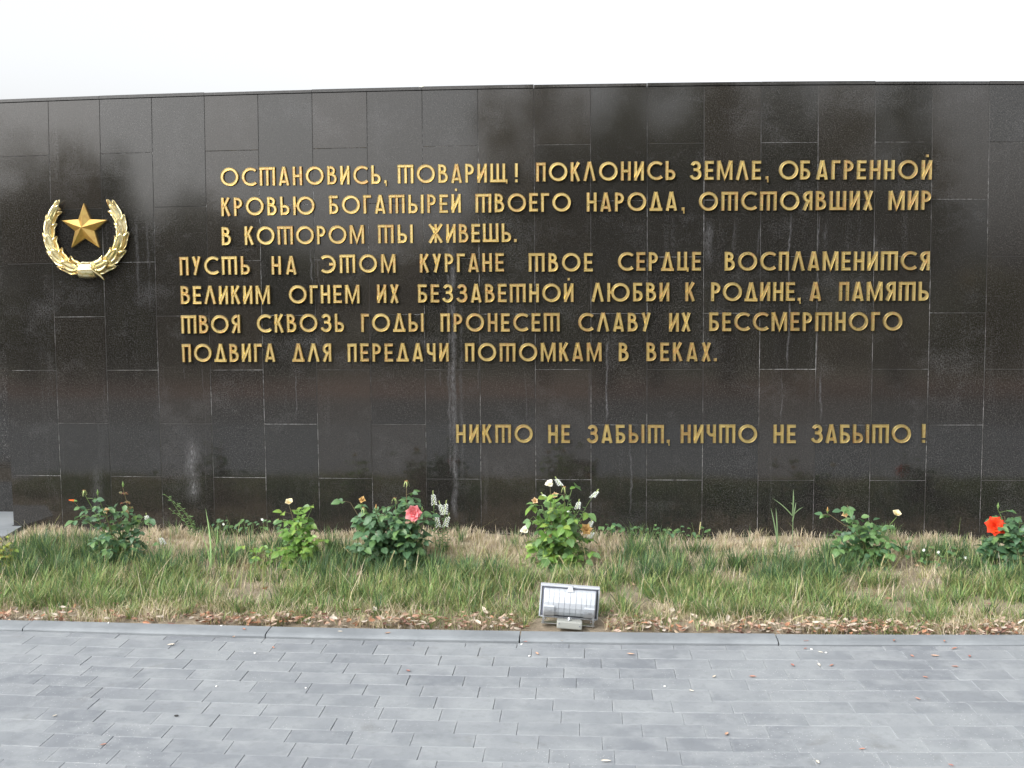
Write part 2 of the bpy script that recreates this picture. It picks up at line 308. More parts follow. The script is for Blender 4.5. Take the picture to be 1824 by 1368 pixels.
t = NT("joint_grout"); P = t.geo()
n1 = t.noise(P, 2.3, 4, 0.7); n2 = t.noise(P, 45, 3, 0.7)
fc = t.math('MULTIPLY', t.ramp(n1, 0.46, 0.60), t.ramp(n2, 0.36, 0.55))
sep = t.new("ShaderNodeSeparateXYZ"); t.lk(P, sep.inputs[0])
fc = t.math('MULTIPLY', fc, t.ramp(sep.outputs[2], -0.12, -0.4))   # lime washes out below the coping only
t.col(t.mix(fc, (0.075, 0.073, 0.070), (0.50, 0.50, 0.50))); t.rough(0.9); M['grout'] = t.m

def brass(name, c1, c2, c3, r0, r1, sc):
    t = NT(name); P = t.geo(); rn = t.rnd()
    n = t.noise(P, sc, 4, 0.65); n2 = t.noise(P, sc * 4, 3, 0.6)
    c = t.mix(t.ramp(t.math('ADD', n, t.math('MULTIPLY', rn, 0.16)), 0.45, 0.68), c1, c2)
    c = t.mix(t.ramp(t.math('ADD', n2, t.math('MULTIPLY', rn, 0.18)), 0.60, 0.80, 0.0, 0.75), c, c3)
    t.col(c); t.b.inputs["Metallic"].default_value = 0.9
    t.rough(t.ramp(n2, 0.3, 0.7, r0, r1)); t.bump(n2, 0.08, 0.002)
    return t.m
M['brass'] = brass("weathered_brass", (0.72, 0.58, 0.26), (0.61, 0.48, 0.21), (0.52, 0.31, 0.15), 0.26, 0.42, 14)
M['pale_gold'] = brass("polished_pale_gold", (0.88, 0.80, 0.50), (0.80, 0.70, 0.38), (0.58, 0.40, 0.17), 0.14, 0.26, 9)
M["gold_shadowed"] = brass("gap_shade_gold", (0.52, 0.42, 0.20), (0.40, 0.31, 0.14), (0.30, 0.2, 0.1), 0.3, 0.45, 9)  # wreath core: shade in the gaps between leaves is put into this darker gold
M['star_gold'] = brass("star_gold", (0.74, 0.53, 0.17), (0.70, 0.47, 0.15), (0.62, 0.36, 0.12), 0.30, 0.42, 9)

t = NT("paver_concrete"); P = t.geo(); rn = t.rnd()
off = t.new("ShaderNodeCombineXYZ"); t.lk(t.math('MULTIPLY', rn, 37.0), off.inputs[0]); t.lk(t.math('MULTIPLY', rn, 91.0), off.inputs[1])
va = t.new("ShaderNodeVectorMath", operation='ADD'); t.lk(P, va.inputs[0]); t.lk(off.outputs[0], va.inputs[1]); PO = va.outputs[0]   # every block has its own marks
a = t.noise(PO, 7.5, 4, 0.6); b_ = t.noise(P, 420, 2, 0.7); c_ = t.noise(PO, 38, 4, 0.7); wide = t.noise(P, 1.6, 4, 0.6)
base = t.mix(rn, (0.152, 0.167, 0.187), (0.205, 0.221, 0.239))
base = t.mix(t.ramp(a, 0.44, 0.68, 0, 0.65), base, (0.30, 0.32, 0.332))
base = t.mix(t.ramp(wide, 0.42, 0.64, 0, 0.55), base, (0.28, 0.30, 0.312))
base = t.mix(t.ramp(c_, 0.5, 0.75, 0, 0.4), base, (0.13, 0.142, 0.150))
oc = t.coord("Object")
sx = t.new("ShaderNodeSeparateXYZ"); t.lk(oc, sx.inputs[0])
ex = t.math('SUBTRACT', 0.0985, t.math('ABSOLUTE', sx.outputs[0])); ey = t.math('SUBTRACT', 0.0485, t.math('ABSOLUTE', sx.outputs[1]))
edge = t.math('MULTIPLY', t.ramp(t.math('MINIMUM', ex, ey), 0.010, 0.0), t.ramp(c_, 0.45, 0.65))
base = t.mix(t.math('MULTIPLY', edge, 0.28), base, (0.46, 0.48, 0.48))
sp = t.new("ShaderNodeTexVoronoi"); sp.inputs["Scale"].default_value = 75; t.lk(P, sp.inputs["Vector"])
spk = t.math('MULTIPLY', t.ramp(sp.outputs["Distance"], 0.17, 0.10), t.ramp(t.noise(P, 2.6, 3, 0.6), 0.47, 0.62))
base = t.mix(t.math('MULTIPLY', spk, 0.5), base, (0.62, 0.63, 0.61))
base = t.mix(t.ramp(b_, 0.35, 0.65, 0.0, 0.22), base, (0.16, 0.17, 0.18))
st = t.noise(P, 3.3, 5, 0.7, 0.8); base = t.mix(t.ramp(st, 0.62, 0.72, 0, 0.35), base, (0.13, 0.13, 0.125))
t.col(base); t.rough(0.84); t.bump(t.math('ADD', b_, t.math('MULTIPLY', c_, 0.6)), 0.22, 0.002); M['paver'] = t.m

t = NT("kerb_concrete"); P = t.geo(); a = t.noise(P, 4.5, 4, 0.6); b_ = t.noise(P, 300, 2, 0.7)
base = t.mix(t.ramp(a, 0.4, 0.62), (0.165, 0.182, 0.196), (0.225, 0.245, 0.26)); base = t.mix(t.ramp(b_, 0.35, 0.7, 0, 0.3), base, (0.22, 0.235, 0.25))
t.col(base); t.rough(0.8); t.bump(b_, 0.2, 0.002); M['kerb'] = t.m

t = NT("joint_sand"); P = t.geo(); b_ = t.noise(P, 60, 4, 0.7)
t.col(t.mix(b_, (0.13, 0.133, 0.133), (0.22, 0.22, 0.21))); t.rough(0.95); M['sand'] = t.m

t = NT("pavement_far"); P = t.geo()
br = t.new("ShaderNodeTexBrick"); t.lk(P, br.inputs["Vector"]); br.inputs["Scale"].default_value = 1.0
br.inputs["Brick Width"].default_value = 0.2; br.inputs["Row Height"].default_value = 0.1; br.inputs["Mortar Size"].default_value = 0.002
br.inputs["Color1"].default_value = (0.10, 0.10, 0.10, 1); br.inputs["Color2"].default_value = (0.14, 0.14, 0.138, 1); br.inputs["Mortar"].default_value = (0.12, 0.12, 0.12, 1)
t.col(br.outputs[0]); t.rough(0.85); M['far_pave'] = t.m

t = NT("dry_soil"); P = t.geo(); a = t.noise(P, 9, 5, 0.7); b_ = t.noise(P, 90, 4, 0.75)
st = t.noise(t.mapping(P, (30, 260, 30)), 1.0, 3, 0.6, 2.0)
base = t.mix(t.ramp(a, 0.35, 0.65), (0.22, 0.175, 0.125), (0.36, 0.305, 0.225)); base = t.mix(t.ramp(b_, 0.4, 0.7, 0, 0.6), base, (0.12, 0.095, 0.065))
base = t.mix(t.ramp(st, 0.5, 0.65, 0, 0.6), base, (0.46, 0.40, 0.30))
t.col(base); t.rough(0.95); t.bump(t.math('ADD', b_, st), 0.6, 0.01); M['soil'] = t.m

t = NT("far_ground"); P = t.geo(); a = t.noise(P, 0.25, 5, 0.6)
sp = t.new("ShaderNodeSeparateXYZ"); t.lk(P, sp.inputs[0])
g = t.mix(t.ramp(a, 0.4, 0.6), (0.09, 0.10, 0.05), (0.15, 0.125, 0.085))
g = t.mix(t.ramp(sp.outputs[1], -25.0, -22.0), g, (0.32, 0.19, 0.14))
t.col(g); t.rough(0.95); M['ground'] = t.m

def blade_mat(name, transl=0.35, rough=0.55, attr="Col"):
    t = NT(name)
    at = t.new("ShaderNodeAttribute"); at.attribute_name = attr
    t.col(at.outputs["Color"]); t.rough(rough); t.b.inputs["Specular IOR Level"].default_value = 0.25
    tr = t.new("ShaderNodeBsdfTranslucent"); t.lk(at.outputs["Color"], tr.inputs[0])
    mx = t.new("ShaderNodeMixShader"); mx.inputs[0].default_value = transl
    t.lk(t.b.outputs[0], mx.inputs[1]); t.lk(tr.outputs[0], mx.inputs[2]); t.lk(mx.outputs[0], t.out.inputs[0])
    return t.m
M['blade'] = blade_mat("grass_blade")

def leaf_mat(name, c1, c2, c3=None, transl=0.3, rough=0.42):
    t = NT(name); rn = t.rnd(); P = t.coord("Object")
    n = t.noise(P, 3.0, 3, 0.6)
    c = t.mix(rn, c1, c2)
    if c3: c = t.mix(t.ramp(t.math('ADD', t.math('MULTIPLY', rn, 0.35), n), 0.66, 0.86, 0, 0.8), c, c3)
    w = t.new("ShaderNodeSeparateXYZ"); t.lk(P, w.inputs[0])
    vein = t.ramp(t.math('ABSOLUTE', w.outputs[1]), 0.035, 0.0, 0, 0.35)
    c = t.mix(vein, c, tuple(min(1, v * 2.0 + 0.02) for v in c2))
    t.col(c); t.rough(rough)
    tr = t.new("ShaderNodeBsdfTranslucent"); t.lk(c, tr.inputs[0])
    mx = t.new("ShaderNodeMixShader"); mx.inputs[0].default_value = transl
    t.lk(t.b.outputs[0], mx.inputs[1]); t.lk(tr.outputs[0], mx.inputs[2]); t.lk(mx.outputs[0], t.out.inputs[0])
    return t.m
M['leaf_dark'] = leaf_mat("rose_leaf_dark_green", (0.055, 0.125, 0.065), (0.11, 0.21, 0.10), None, 0.25)
M['leaf_mid'] = leaf_mat("rose_leaf_mid_green", (0.08, 0.17, 0.065), (0.16, 0.28, 0.10), None, 0.3)
M['leaf_light'] = leaf_mat("rose_leaf_light_green", (0.14, 0.28, 0.06), (0.24, 0.40, 0.09), (0.30, 0.38, 0.08), 0.35)
M['leaf_red'] = leaf_mat("young_red_leaf", (0.22, 0.07, 0.05), (0.20, 0.15, 0.06), (0.10, 0.16, 0.05), 0.25)
M['leaf_yellow'] = leaf_mat("yellowing_leaf", (0.30, 0.33, 0.06), (0.24, 0.36, 0.09), (0.42, 0.25, 0.06), 0.35)
M['stem_green'] = plain("green_cane", (0.13, 0.21, 0.06), 0.5)
M['stem_brown'] = plain("brown_cane", (0.16, 0.13, 0.07), 0.6)
def petal_mat(name, c_in, c_out, transl=0.3):
    t = NT(name); P = t.coord("Object"); w = t.new("ShaderNodeSeparateXYZ"); t.lk(P, w.inputs[0])
    c = t.mix(t.ramp(t.math('ADD', w.outputs[0], t.math('MULTIPLY', t.noise(P, 2.5, 3, .6), 0.3)), 0.25, 1.2), c_in, c_out)
    t.col(c); t.rough(0.6); t.b.inputs["Specular IOR Level"].default_value = 0.2
    tr = t.new("ShaderNodeBsdfTranslucent"); t.lk(c, tr.inputs[0])
    mx = t.new("ShaderNodeMixShader"); mx.inputs[0].default_value = transl
    t.lk(t.b.outputs[0], mx.inputs[1]); t.lk(tr.outputs[0], mx.inputs[2]); t.lk(mx.outputs[0], t.out.inputs[0])
    return t.m
M['p_pink'] = petal_mat("pink_petal", (0.85, 0.10, 0.13), (0.92, 0.38, 0.40))
M['p_orange'] = petal_mat("orange_red_petal", (0.90, 0.16, 0.03), (0.88, 0.045, 0.022))
M['p_cream'] = petal_mat("cream_petal", (0.82, 0.66, 0.30), (0.86, 0.80, 0.58))
M['p_white'] = petal_mat("white_petal", (0.84, 0.78, 0.58), (0.88, 0.86, 0.78))
M['p_peach'] = petal_mat("withered_peach_petal", (0.55, 0.33, 0.13), (0.80, 0.58, 0.36))
M['p_tan'] = petal_mat("withered_tan_petal", (0.30, 0.14, 0.04), (0.68, 0.45, 0.18))
M['sepal'] = plain("sepal_yellow_green", (0.42, 0.50, 0.20), 0.6)
M['bud_green'] = plain("bud_green", (0.20, 0.33, 0.10), 0.5)
M['floret'] = plain("white_floret", (0.80, 0.84, 0.80), 0.6)
M['dried'] = plain("dried_brown_petal", (0.36, 0.20, 0.08), 0.7)

t = NT("cast_aluminium"); P = t.geo(); n = t.noise(P, 60, 4, 0.7); n2 = t.noise(P, 12, 3, 0.6)
c = t.mix(t.ramp(n2, 0.35, 0.7), (0.44, 0.47, 0.51), (0.53, 0.56, 0.59)); c = t.mix(t.ramp(n, 0.62, 0.75, 0, 0.5), c, (0.25, 0.25, 0.25))
t.col(c); t.b.inputs["Metallic"].default_value = 0.35; t.rough(0.5); t.bump(n, 0.08, 0.002); M['alu'] = t.m
M['alu_frame'] = plain("painted_frame", (0.52, 0.55, 0.59), 0.4, 0.2)
M['gasket'] = plain("dark_gasket", (0.12, 0.13, 0.17), 0.6)
M['box_grey'] = plain("junction_box_grey", (0.31, 0.32, 0.30), 0.6)
M['steel'] = plain("zinc_steel", (0.55, 0.56, 0.57), 0.35, 0.9)
M['groove'] = plain("groove_grey", (0.36, 0.38, 0.41), 0.8)  # darker grey for the lines along the housing grooves
M['glass'] = plain("lamp_glass", (0.08, 0.09, 0.10), 0.05)

# ============================================================ GROUND AND PAVING
def grid_sheet(name, xs, ys, zf, mat):
    vs = [(x, y, zf(x, y)) for y in ys for x in xs]; nx = len(xs)
    fs = [(j * nx + i, j * nx + i + 1, (j + 1) * nx + i + 1, (j + 1) * nx + i) for j in range(len(ys) - 1) for i in range(nx - 1)]
    return mesh_obj(name, vs, fs, mat, smooth=True)

def base_z(y):
    if y > -1.8: return -2.56
    if y > -25: return gz(y) - 0.14
    if y > -70: return gz(-25) - 0.14 + (y + 25) * 0.015
    return gz(-25) - 0.14 - 45 * 0.015
gx = [-1500, -400, -120, -60, -30, -15, -8, -3, 0, 3, 6, 9, 14, 20, 30, 60, 120, 400, 1500]
gy = [-1500, -500, -200, -120, -70, -50, -35, -25, -18, -12, -8, -5, -3, -1.9, -1.79, 0, 3, 10, 40, 200, 1500]
tag(grid_sheet("ground", gx, gy, lambda x, y: base_z(y), M['ground']), kind='structure')

# far part of the forecourt (behind the viewer, mirrored in the wall)
pave = grid_sheet("pavement", [-14, -3, 0, 3, 6, 9, 20], [-9, -7, -5.5, -3, -1.94], lambda x, y: gz(y) - 0.0052, M['sand'])
tag(pave, kind='structure')
fp = grid_sheet("forecourt", [-25, -14, -3, 0, 3, 6, 9, 20, 32], [-12.5, -11, -9, -6.96], lambda x, y: gz(y) - 0.004, M['far_pave'])
tag(fp, kind='structure')

# pavers: three bevelled meshes shared by all
random.seed(4)
def paver_mesh(nm, L=0.1993, Wd=0.0988, seed=0):
    rr = random.Random(seed); mb = MB(); c = 0.0017; h = 0.0; d = -0.035
    x, y = L / 2, Wd / 2
    def j(): return rr.uniform(-0.0006, 0.0006)
    top = [(-x + c + j(), -y + c + j(), h), (x - c + j(), -y + c + j(), h), (x - c + j(), y - c + j(), h), (-x + c + j(), y - c + j(), h)]
    mid = [(-x, -y, -c), (x, -y, -c), (x, y, -c), (-x, y, -c)]
    bot = [(-x, -y, d), (x, -y, d), (x, y, d), (-x, y, d)]
    # clipped corners on one vertex ring keep the outline worn
    mb.add(top + mid + bot, [(0, 1, 2, 3)] + [(k, 4 + k, 4 + (k + 1) % 4, (k + 1) % 4)[::1] for k in range(4)] + [(4 + k, 8 + k, 8 + (k + 1) % 4, 4 + (k + 1) % 4) for k in range(4)])
    return mb.mesh(nm, M['paver'])
PV = [paver_mesh("paver", seed=s) for s in range(4)]
OFFS = [0.0241457, 0.08416682, 0.14698274, 0.0123027, 0.05890514, 0.12187706, 0.18395325, 0.01465877, 0.07632684, 0.14914963, 0.1867382]
while len(OFFS) < 60: OFFS.append((OFFS[-1] + 0.0625) % 0.2)
YP = -1.853928
extra = MB(); n_p = 0
slope_ang = math.atan(SLOPE)
for i in range(0, 52):
    if i == 0: y1, y0 = -1.906, YP - 0.1
    else: y1, y0 = YP - 0.1 * i, YP - 0.1 * (i + 1)
    yc = (y0 + y1) / 2
    for k in range(-22, 60):
        xc = OFFS[i] + 0.2 * k + 0.1
        half = 2.32 - max(0, (-yc - 1.9)) * 0.42      # keep the individually built field where it shows
        rr = random.Random(i * 977 + k)
        dz = rr.uniform(-0.0009, 0.0009); rz = rr.uniform(-0.004, 0.004); rx = rr.uniform(-0.006, 0.006); ry = rr.uniform(-0.0035, 0.0035)
        X, Y = wgnd(xc, yc); X2, Y2 = wgnd(xc + 0.05, yc)
        ang = math.atan2(Y2 - Y, X2 - X)
        if i <= 12 and abs(xc - 3.02) < half + 0.1:
            o = shared("paver", PV[rr.randrange(4)], pave, (X, Y, gz(Y) + dz), (slope_ang + rx, ry, ang + rz), (1.0, (y1 - y0) / 0.1, 1))
            n_p += 1
        else:
            L, Wd = 0.0984, (y1 - y0) * 0.487; c = 0.003; ca, sa = math.cos(ang), math.sin(ang)
            def q(a, b, z): return (X + a * ca - b * sa, Y + a * sa + b * ca, gz(Y + a * sa + b * ca) + dz + z)
            extra.add([q(-L + c, -Wd + c, 0), q(L - c, -Wd + c, 0), q(L - c, Wd - c, 0), q(-L + c, Wd - c, 0),
                       q(-L, -Wd, -0.008), q(L, -Wd, -0.008), q(L, Wd, -0.008), q(-L, Wd, -0.008)],
                      [(0, 1, 2, 3)] + [(k2, 4 + k2, 4 + (k2 + 1) % 4, (k2 + 1) % 4) for k2 in range(4)])
ex = extra.build("paver_field", M['paver'], pave); tag(ex, kind='stuff')
print("pavers", n_p)

# kerb of metre-long concrete blocks
kerb = empty("kerb", (3, -1.85, -2.42)); tag(kerb, kind='structure')
js = [KERB_JOINTS[0] - 1.012 * k for k in range(6, 0, -1)] + KERB_JOINTS + [KERB_JOINTS[-1] + 1.012 * k for k in range(1, 7)]
for a, b in zip(js[:-1], js[1:]):
    mb = MB(); n = 10; prof = [(-1.784, -0.08), (-1.784, 0.004), (-1.788, 0.006), (-1.862, 0.006), (-1.876, 0.003), (-1.882, -0.003), (-1.882, -0.08)]
    rows_ = []
    for k in range(n + 1):
        x = a + 0.0025 + (b - a - 0.005) * k / n; ring = []
        for (y, z) in prof:
            X, Y = wgnd(x - wgnd(x, y)[0] + x, y)
            ring.append((x, Y + (0.0), gz(y) + z))
        rows_.append(ring)
    P_ = len(prof); vs = [v for r_ in rows_ for v in r_]
    fs = [(k * P_ + p, k * P_ + p + 1, (k + 1) * P_ + p + 1, (k + 1) * P_ + p) for k in range(n) for p in range(P_ - 1)]
    fs += [tuple(range(P_))[::-1], tuple(n * P_ + p for p in range(P_))]
    dz = random.uniform(-0.002, 0.002)
    o = mesh_obj("kerb_block", [(v[0] - 3, v[1] + 1.85, v[2] + 2.42 + dz) for v in vs], fs, M['kerb'], kerb)

# planting bed
rs = np.random.RandomState(3)
def bed_z(x, y):
    return BED_Z + 0.010 * math.sin(x * 3.1 + y * 2) + 0.008 * math.sin(x * 7.7 - y * 5) - 0.006 + (-0.02 if y < -1.72 else 0)
bed = grid_sheet("flower_bed", [-2.5 + 0.08 * i for i in range(140)], [-1.83 + 0.075 * j for j in range(25)], bed_z, M['soil'])
tag(bed, kind='structure')

# ============================================================ WALL
wall = empty("memorial_wall", (0, 0, -2.45))
tag(wall, "long dark polished granite memorial wall carrying gold letters behind the flower bed", "wall")
ZT = 0.0
def slab_obj(xa, xb, za, zb, warp=True, yoff=0.0, mat=None, th=0.002):
    g = 0.0011; c = 0.0009
    xa, xb, za, zb = xa + g, xb - g, za + g, zb - g
    nz = max(2, int((zb - za) / 0.15)); 
    vs = []; fs = []
    def Wp(x, z): return wwall(x, z) if warp else (x, z)
    cols = [xa, (xa + xb) / 2, xb]; zs = [za + (zb - za) * j / nz for j in range(nz + 1)]
    for j, z in enumerate(zs):
        for i, x in enumerate(cols):
            X, Z = Wp(x, z)
            sx = c if i == 0 else (-c if i == 2 else 0); sz = c if j == 0 else (-c if j == nz else 0)
            vs.append((X + sx, yoff, Z + sz + 2.45))
    nf = len(vs)
    for j in range(nz):
        for i in range(2): fs.append((j * 3 + i, j * 3 + i + 1, (j + 1) * 3 + i + 1, (j + 1) * 3 + i))
    ring = [i for i in range(3)] + [j * 3 + 2 for j in range(1, nz + 1)] + [nz * 3 + 1, nz * 3] + [j * 3 for j in range(nz - 1, 0, -1)]
    out = []
    for idx in ring:
        i, j = idx % 3, idx // 3; X, Z = Wp(cols[i], zs[j]); out.append((X, Z))
    n = len(ring)
    for y in (yoff + c, yoff + th):
        for (X, Z) in out: vs.append((X, y, Z + 2.45))
    for k in range(n):
        k2 = (k + 1) % n
        fs.append((ring[k], nf + k, nf + k2, ring[k2])); fs.append((nf + k, nf + n + k, nf + n + k2, nf + k2))
    return mesh_obj("slab", vs, fs, mat or M['granite'], wall)
U = 0.3
for k in range(0, 27):
    if k % 2 == 0: edges = [0, 1, 3, 5, 7, 9]
    else: edges = [0, 2, 4, 6, 8, 9]
    for a, b in zip(edges[:-1], edges[1:]):
        slab_obj(U * k, U * (k + 1), -U * b, -U * a, yoff=random.uniform(-0.0002, 0.0003))
def wall_top(x): return wwall(x, 0)[1]
xs_ = [U * 0.5 * k for k in range(0, 55)]
core = MB()      # mortar bed behind the slabs, its top follows the coping
vs = []; 
for x in xs_:
    X, Z = wwall(x, 0.0); Xb, Zb = wwall(x, -2.7)
    vs += [(X, 0.0045, Z + 2.45 - 0.002), (Xb, 0.0045, -0.2), (X, 0.60, Z + 2.45 - 0.002), (Xb, 0.60, -0.2)]
vs[0] = (vs[0][0] + 0.022, *vs[0][1:]); vs[2] = (vs[2][0] + 0.022, *vs[2][1:]); vs[1] = (vs[1][0] + 0.022, *vs[1][1:]); vs[3] = (vs[3][0] + 0.022, *vs[3][1:])
fs = []
for i in range(len(xs_) - 1):
    a = 4 * i; b = 4 * (i + 1)
    fs += [(a, a + 1, b + 1, b), (a + 2, b + 2, b + 3, a + 3), (a, b, b + 2, a + 2)]
fs += [(0, 2, 3, 1)]
core.add(vs, fs); core.v = [(a_, 0.0022 if abs(b_ - 0.0045) < 1e-6 else b_, c_) for a_, b_, c_ in core.v]; core.build("mortar_core", M['grout'], wall)
# coping stones
for k in range(0, 14):
    xa, xb = 0.6 * k - (0.012 if k == 0 else 0), 0.6 * (k + 1); vs = []; fs = []
    n = 4
    for i in range(n + 1):
        x = xa + 0.001 + (xb - xa - 0.002) * i / n; X, Z = wwall(x, 0)
        hh = 0.0165 + 0.0014 * math.sin(k * 2.1) + 0.0006 * math.sin(k * 5.3)
        z0 = Z + 2.45 + 0.0022
        vs += [(X, -0.004, z0), (X, -0.004, z0 + hh - 0.002), (X, -0.002, z0 + hh), (X, 0.62, z0 + hh), (X, 0.62, z0)]
    for i in range(n):
        for p in range(5):
            fs.append((i * 5 + p, i * 5 + (p + 1) % 5, (i + 1) * 5 + (p + 1) % 5, (i + 1) * 5 + p))
    fs += [(0, 4, 3, 2, 1), tuple(n * 5 + p for p in range(5))]
    mesh_obj("coping_stone", vs, fs, M['granite_plain'], wall)
# side return of the block at its left end
for za, zb in ((-0.6, 0), (-1.2, -0.6), (-1.8, -1.2), (-2.7, -1.8)):
    mb = MB(); X0, _ = wwall(0, za); X1, _ = wwall(0, zb)
    mb.add([(X0 + 0.0025, 0.0215, za + 2.4515), (X0 + 0.0025, 0.4, za + 2.4515), (X1 + 0.0025, 0.4, zb + 2.4485), (X1 + 0.0025, 0.0215, zb + 2.4485),
            (X0 + 0.022, 0.0215, za + 2.4515), (X0 + 0.022, 0.4, za + 2.4515), (X1 + 0.022, 0.4, zb + 2.4485), (X1 + 0.022, 0.0215, zb + 2.4485)],
           [(0, 3, 2, 1), (0, 4, 7, 3), (0, 1, 5, 4), (3, 7, 6, 2), (1, 2, 6, 5)])
    mb.build("slab", M['granite_plain'], wall)
# the recessed stretch of wall further left
rec = empty("recessed_wall", (-1.5, 0.42, -2.45)); tag(rec, "set-back stretch of dark granite wall at the far left edge", "wall")
zj = [-2.75, -2.12, -1.515, -0.908, -0.30, 0.02]
for c in range(0, 6):
    xa = -0.012 - 0.3 * (c + 1); xb = xa + 0.3
    zz = zj if c % 2 == 0 else [-2.75, -2.42, -1.82, -1.21, -0.6, 0.02]
    for a, b in zip(zz[:-1], zz[1:]):
        mb = MB(); mb.box(xa + 0.0016 + 1.5, xb - 0.0016 + 1.5, 0, 0.02, a + 0.0016 + 2.45, b - 0.0016 + 2.45); mb.build("slab", M['granite_plain'], rec)
mb = MB(); mb.box(-1.85 + 1.5, -0.014 + 1.5, 0.006, 0.4, -0.35, 2.45 + 0.015); mb.build("mortar_core", M['grout'], rec)
mb = MB(); mb.box(-1.86 + 1.5, -0.013 + 1.5, -0.004, 0.42, 2.472, 2.492, 0.0015); mb.build("coping_stone", M['granite_plain'], rec)
# light paved strip at the left end
mb = MB()
mb.add([(0.06, -0.003, -2.392), (0.10, -0.30, -2.392), (-0.10, -0.62, -2.392), (-2.4, -0.62, -2.392), (-2.4, 0.41, -2.392), (-0.004, 0.41, -2.392), (-0.004, -0.003, -2.392)] +
       [(0.06, -0.003, -2.5), (0.10, -0.30, -2.5), (-0.10, -0.62, -2.5), (-2.4, -0.62, -2.5)],
       [(0, 6, 5, 4, 3, 2, 1), (0, 1, 8, 7), (1, 2, 9, 8), (2, 3, 10, 9)])
tag(mb.build("path", M['kerb']), kind='structure')

# ============================================================ LETTERS
S = 0.083
def arc(cx, cy, r, a0, a1, n=14): return [(cx + r * math.cos(R(a0 + (a1 - a0) * k / n)), cy + r * math.sin(R(a0 + (a1 - a0) * k / n))) for k in range(n + 1)]
def stem(x): return ([(x, 0), (x, 1)], False)
def bowl(x0, xr, ylo, yhi):
    r = (yhi - ylo) / 2 - S; cy = (yhi + ylo) / 2; cx = xr - S - r
    if cx < x0: 
        return ([(x0, yhi - S)] + [(x0 + (xr - S - x0) * math.cos(R(a)), cy + r * math.sin(R(a))) for a in range(90, -91, -15)] + [(x0, ylo + S)], False)
    return ([(x0, yhi - S)] + arc(cx, cy, r, 90, -90, 12) + [(x0, ylo + S)], False)
def bar(x0, x1, y): return ([(x0, y), (x1, y)], False)
def ln(*p): return (list(p), False)
def dot(x, y, w=0.15): return ([(x, y), (x, y + w)], False, w / 2)
def G_(ch):
    s = S
    if ch == 'О': return 1.0, [(arc(.5, .5, .5 - s + .005, 0, 360, 32)[:-1], True)]
    if ch == 'С': return .81, [(arc(.5, .5, .422, 48, 312, 26), False)]
    if ch == 'Э': return .81, [(arc(.31, .5, .422, 132, -132, 26), False), bar(.44, .66, .5)]
    if ch == 'Т': return .87, [stem(s), stem(.435), stem(.87 - s), bar(.0, .87, 1 - s)]
    if ch == 'П': return .52, [stem(s), stem(.52 - s), bar(0, .52, 1 - s)]
    if ch == 'Н': return .54, [stem(s), stem(.54 - s), bar(s, .54 - s, .5)]
    if ch in 'ИЙ':
        g = [stem(s), stem(.53 - s), ln((s, .10), (.53 - s, .90))]
        if ch == 'Й': g.append(dot(.27, 1.16, .13))
        return .53, g
    if ch == 'А': return .60, [ln((s * .95, 0), (.285, 1)), ln((.6 - s * .95, 0), (.315, 1)), bar(.14, .46, .21)]
    if ch == 'Л': return .67, [ln((s * .95, 0), (.32, 1)), ln((.67 - s * .95, 0), (.35, 1))]
    if ch == 'Д': return .68, [ln((.11, .03), (.325, 1)), ln((.57, .03), (.355, 1)), bar(0.0, .68, .075)]
    if ch == 'В': return .54, [stem(s), bowl(s, .46, .50, 1.0), bowl(s, .54, 0, .62)]
    if ch == 'Б': return .52, [stem(s), bar(0, .48, 1 - s), bowl(s, .52, 0, .60)]
    if ch == 'Ь': return .53, [stem(s), bowl(s, .53, 0, .56)]
    if ch == 'Ы': return .85, [stem(s), bowl(s, .53, 0, .56), stem(.85 - s)]
    if ch == 'Р': return .49, [stem(s), bowl(s, .49, .40, 1.0)]
    if ch == 'Я':
        g = bowl(s, .49, .40, 1.0)[0]
        return .51, [stem(.51 - s), ([(.51 - x, y) for x, y in g], False), ln((.27, .46), (.085, 0))]
    if ch == 'Е': return .47, [stem(s), bar(0, .47, 1 - s), bar(0, .43, .5), bar(0, .47, s)]
    if ch == 'Г': return .44, [stem(s), bar(0, .44, 1 - s)]
    if ch == 'К': return .52, [stem(s), ln((s + .02, .42), (.52 - s * 1.1, 1)), ln((.21, .62), (.52 - s * .9, 0))]
    if ch == 'М': return .82, [stem(s), stem(.82 - s), ln((s + .03, 1), (.41, .10), (.82 - s - .03, 1))]
    if ch == 'З': return .60, [(arc(.30, .735, .185, 165, -90, 16), False), (arc(.285, .315, .235, 90, -165, 18), False), bar(.19, .32, .55)]
    if ch == 'У': return .50, [ln((s, 1), (.26, .40)), ln((.5 - s, 1), (.15, 0))]
    if ch == 'Ц': return .60, [stem(s), stem(.44), bar(0, .60, s), ([(.545, s * 2), (.545, -.06)], False, .05)]
    if ch == 'Ч': return .50, [stem(.5 - s), ([(s, 1), (s, .66)] + arc(.27, .62, .27 - s, 190, 270, 6) + [(.42, .62 - .27 + s)], False)]
    if ch == 'Ш': return .86, [stem(s), stem(.43), stem(.86 - s), bar(0, .86, s)]
    if ch == 'Щ': return .94, [stem(s), stem(.41), stem(.82 - s), bar(0, .94, s), ([(.89, s * 2), (.89, -.06)], False, .05)]
    if ch == 'Х': return .50, [ln((s, 0), (.5 - s, 1)), ln((.5 - s, 0), (s, 1))]
    if ch == 'Ж': return .83, [stem(.415), ln((s, 0), (.40, .53), (s, 1)), ln((.83 - s, 0), (.43, .53), (.83 - s, 1))]
    if ch == 'Ю': return 1.20, [stem(s), bar(s, .30, .5), (arc(.70, .5, .422, 0, 360, 32)[:-1], True)]
    if ch == '.': return .16, [dot(.08, 0, .16)]
    if ch == ',': return .17, [dot(.08, .02, .16), ([(.11, .10), (.125, -.14)], False, .035)]
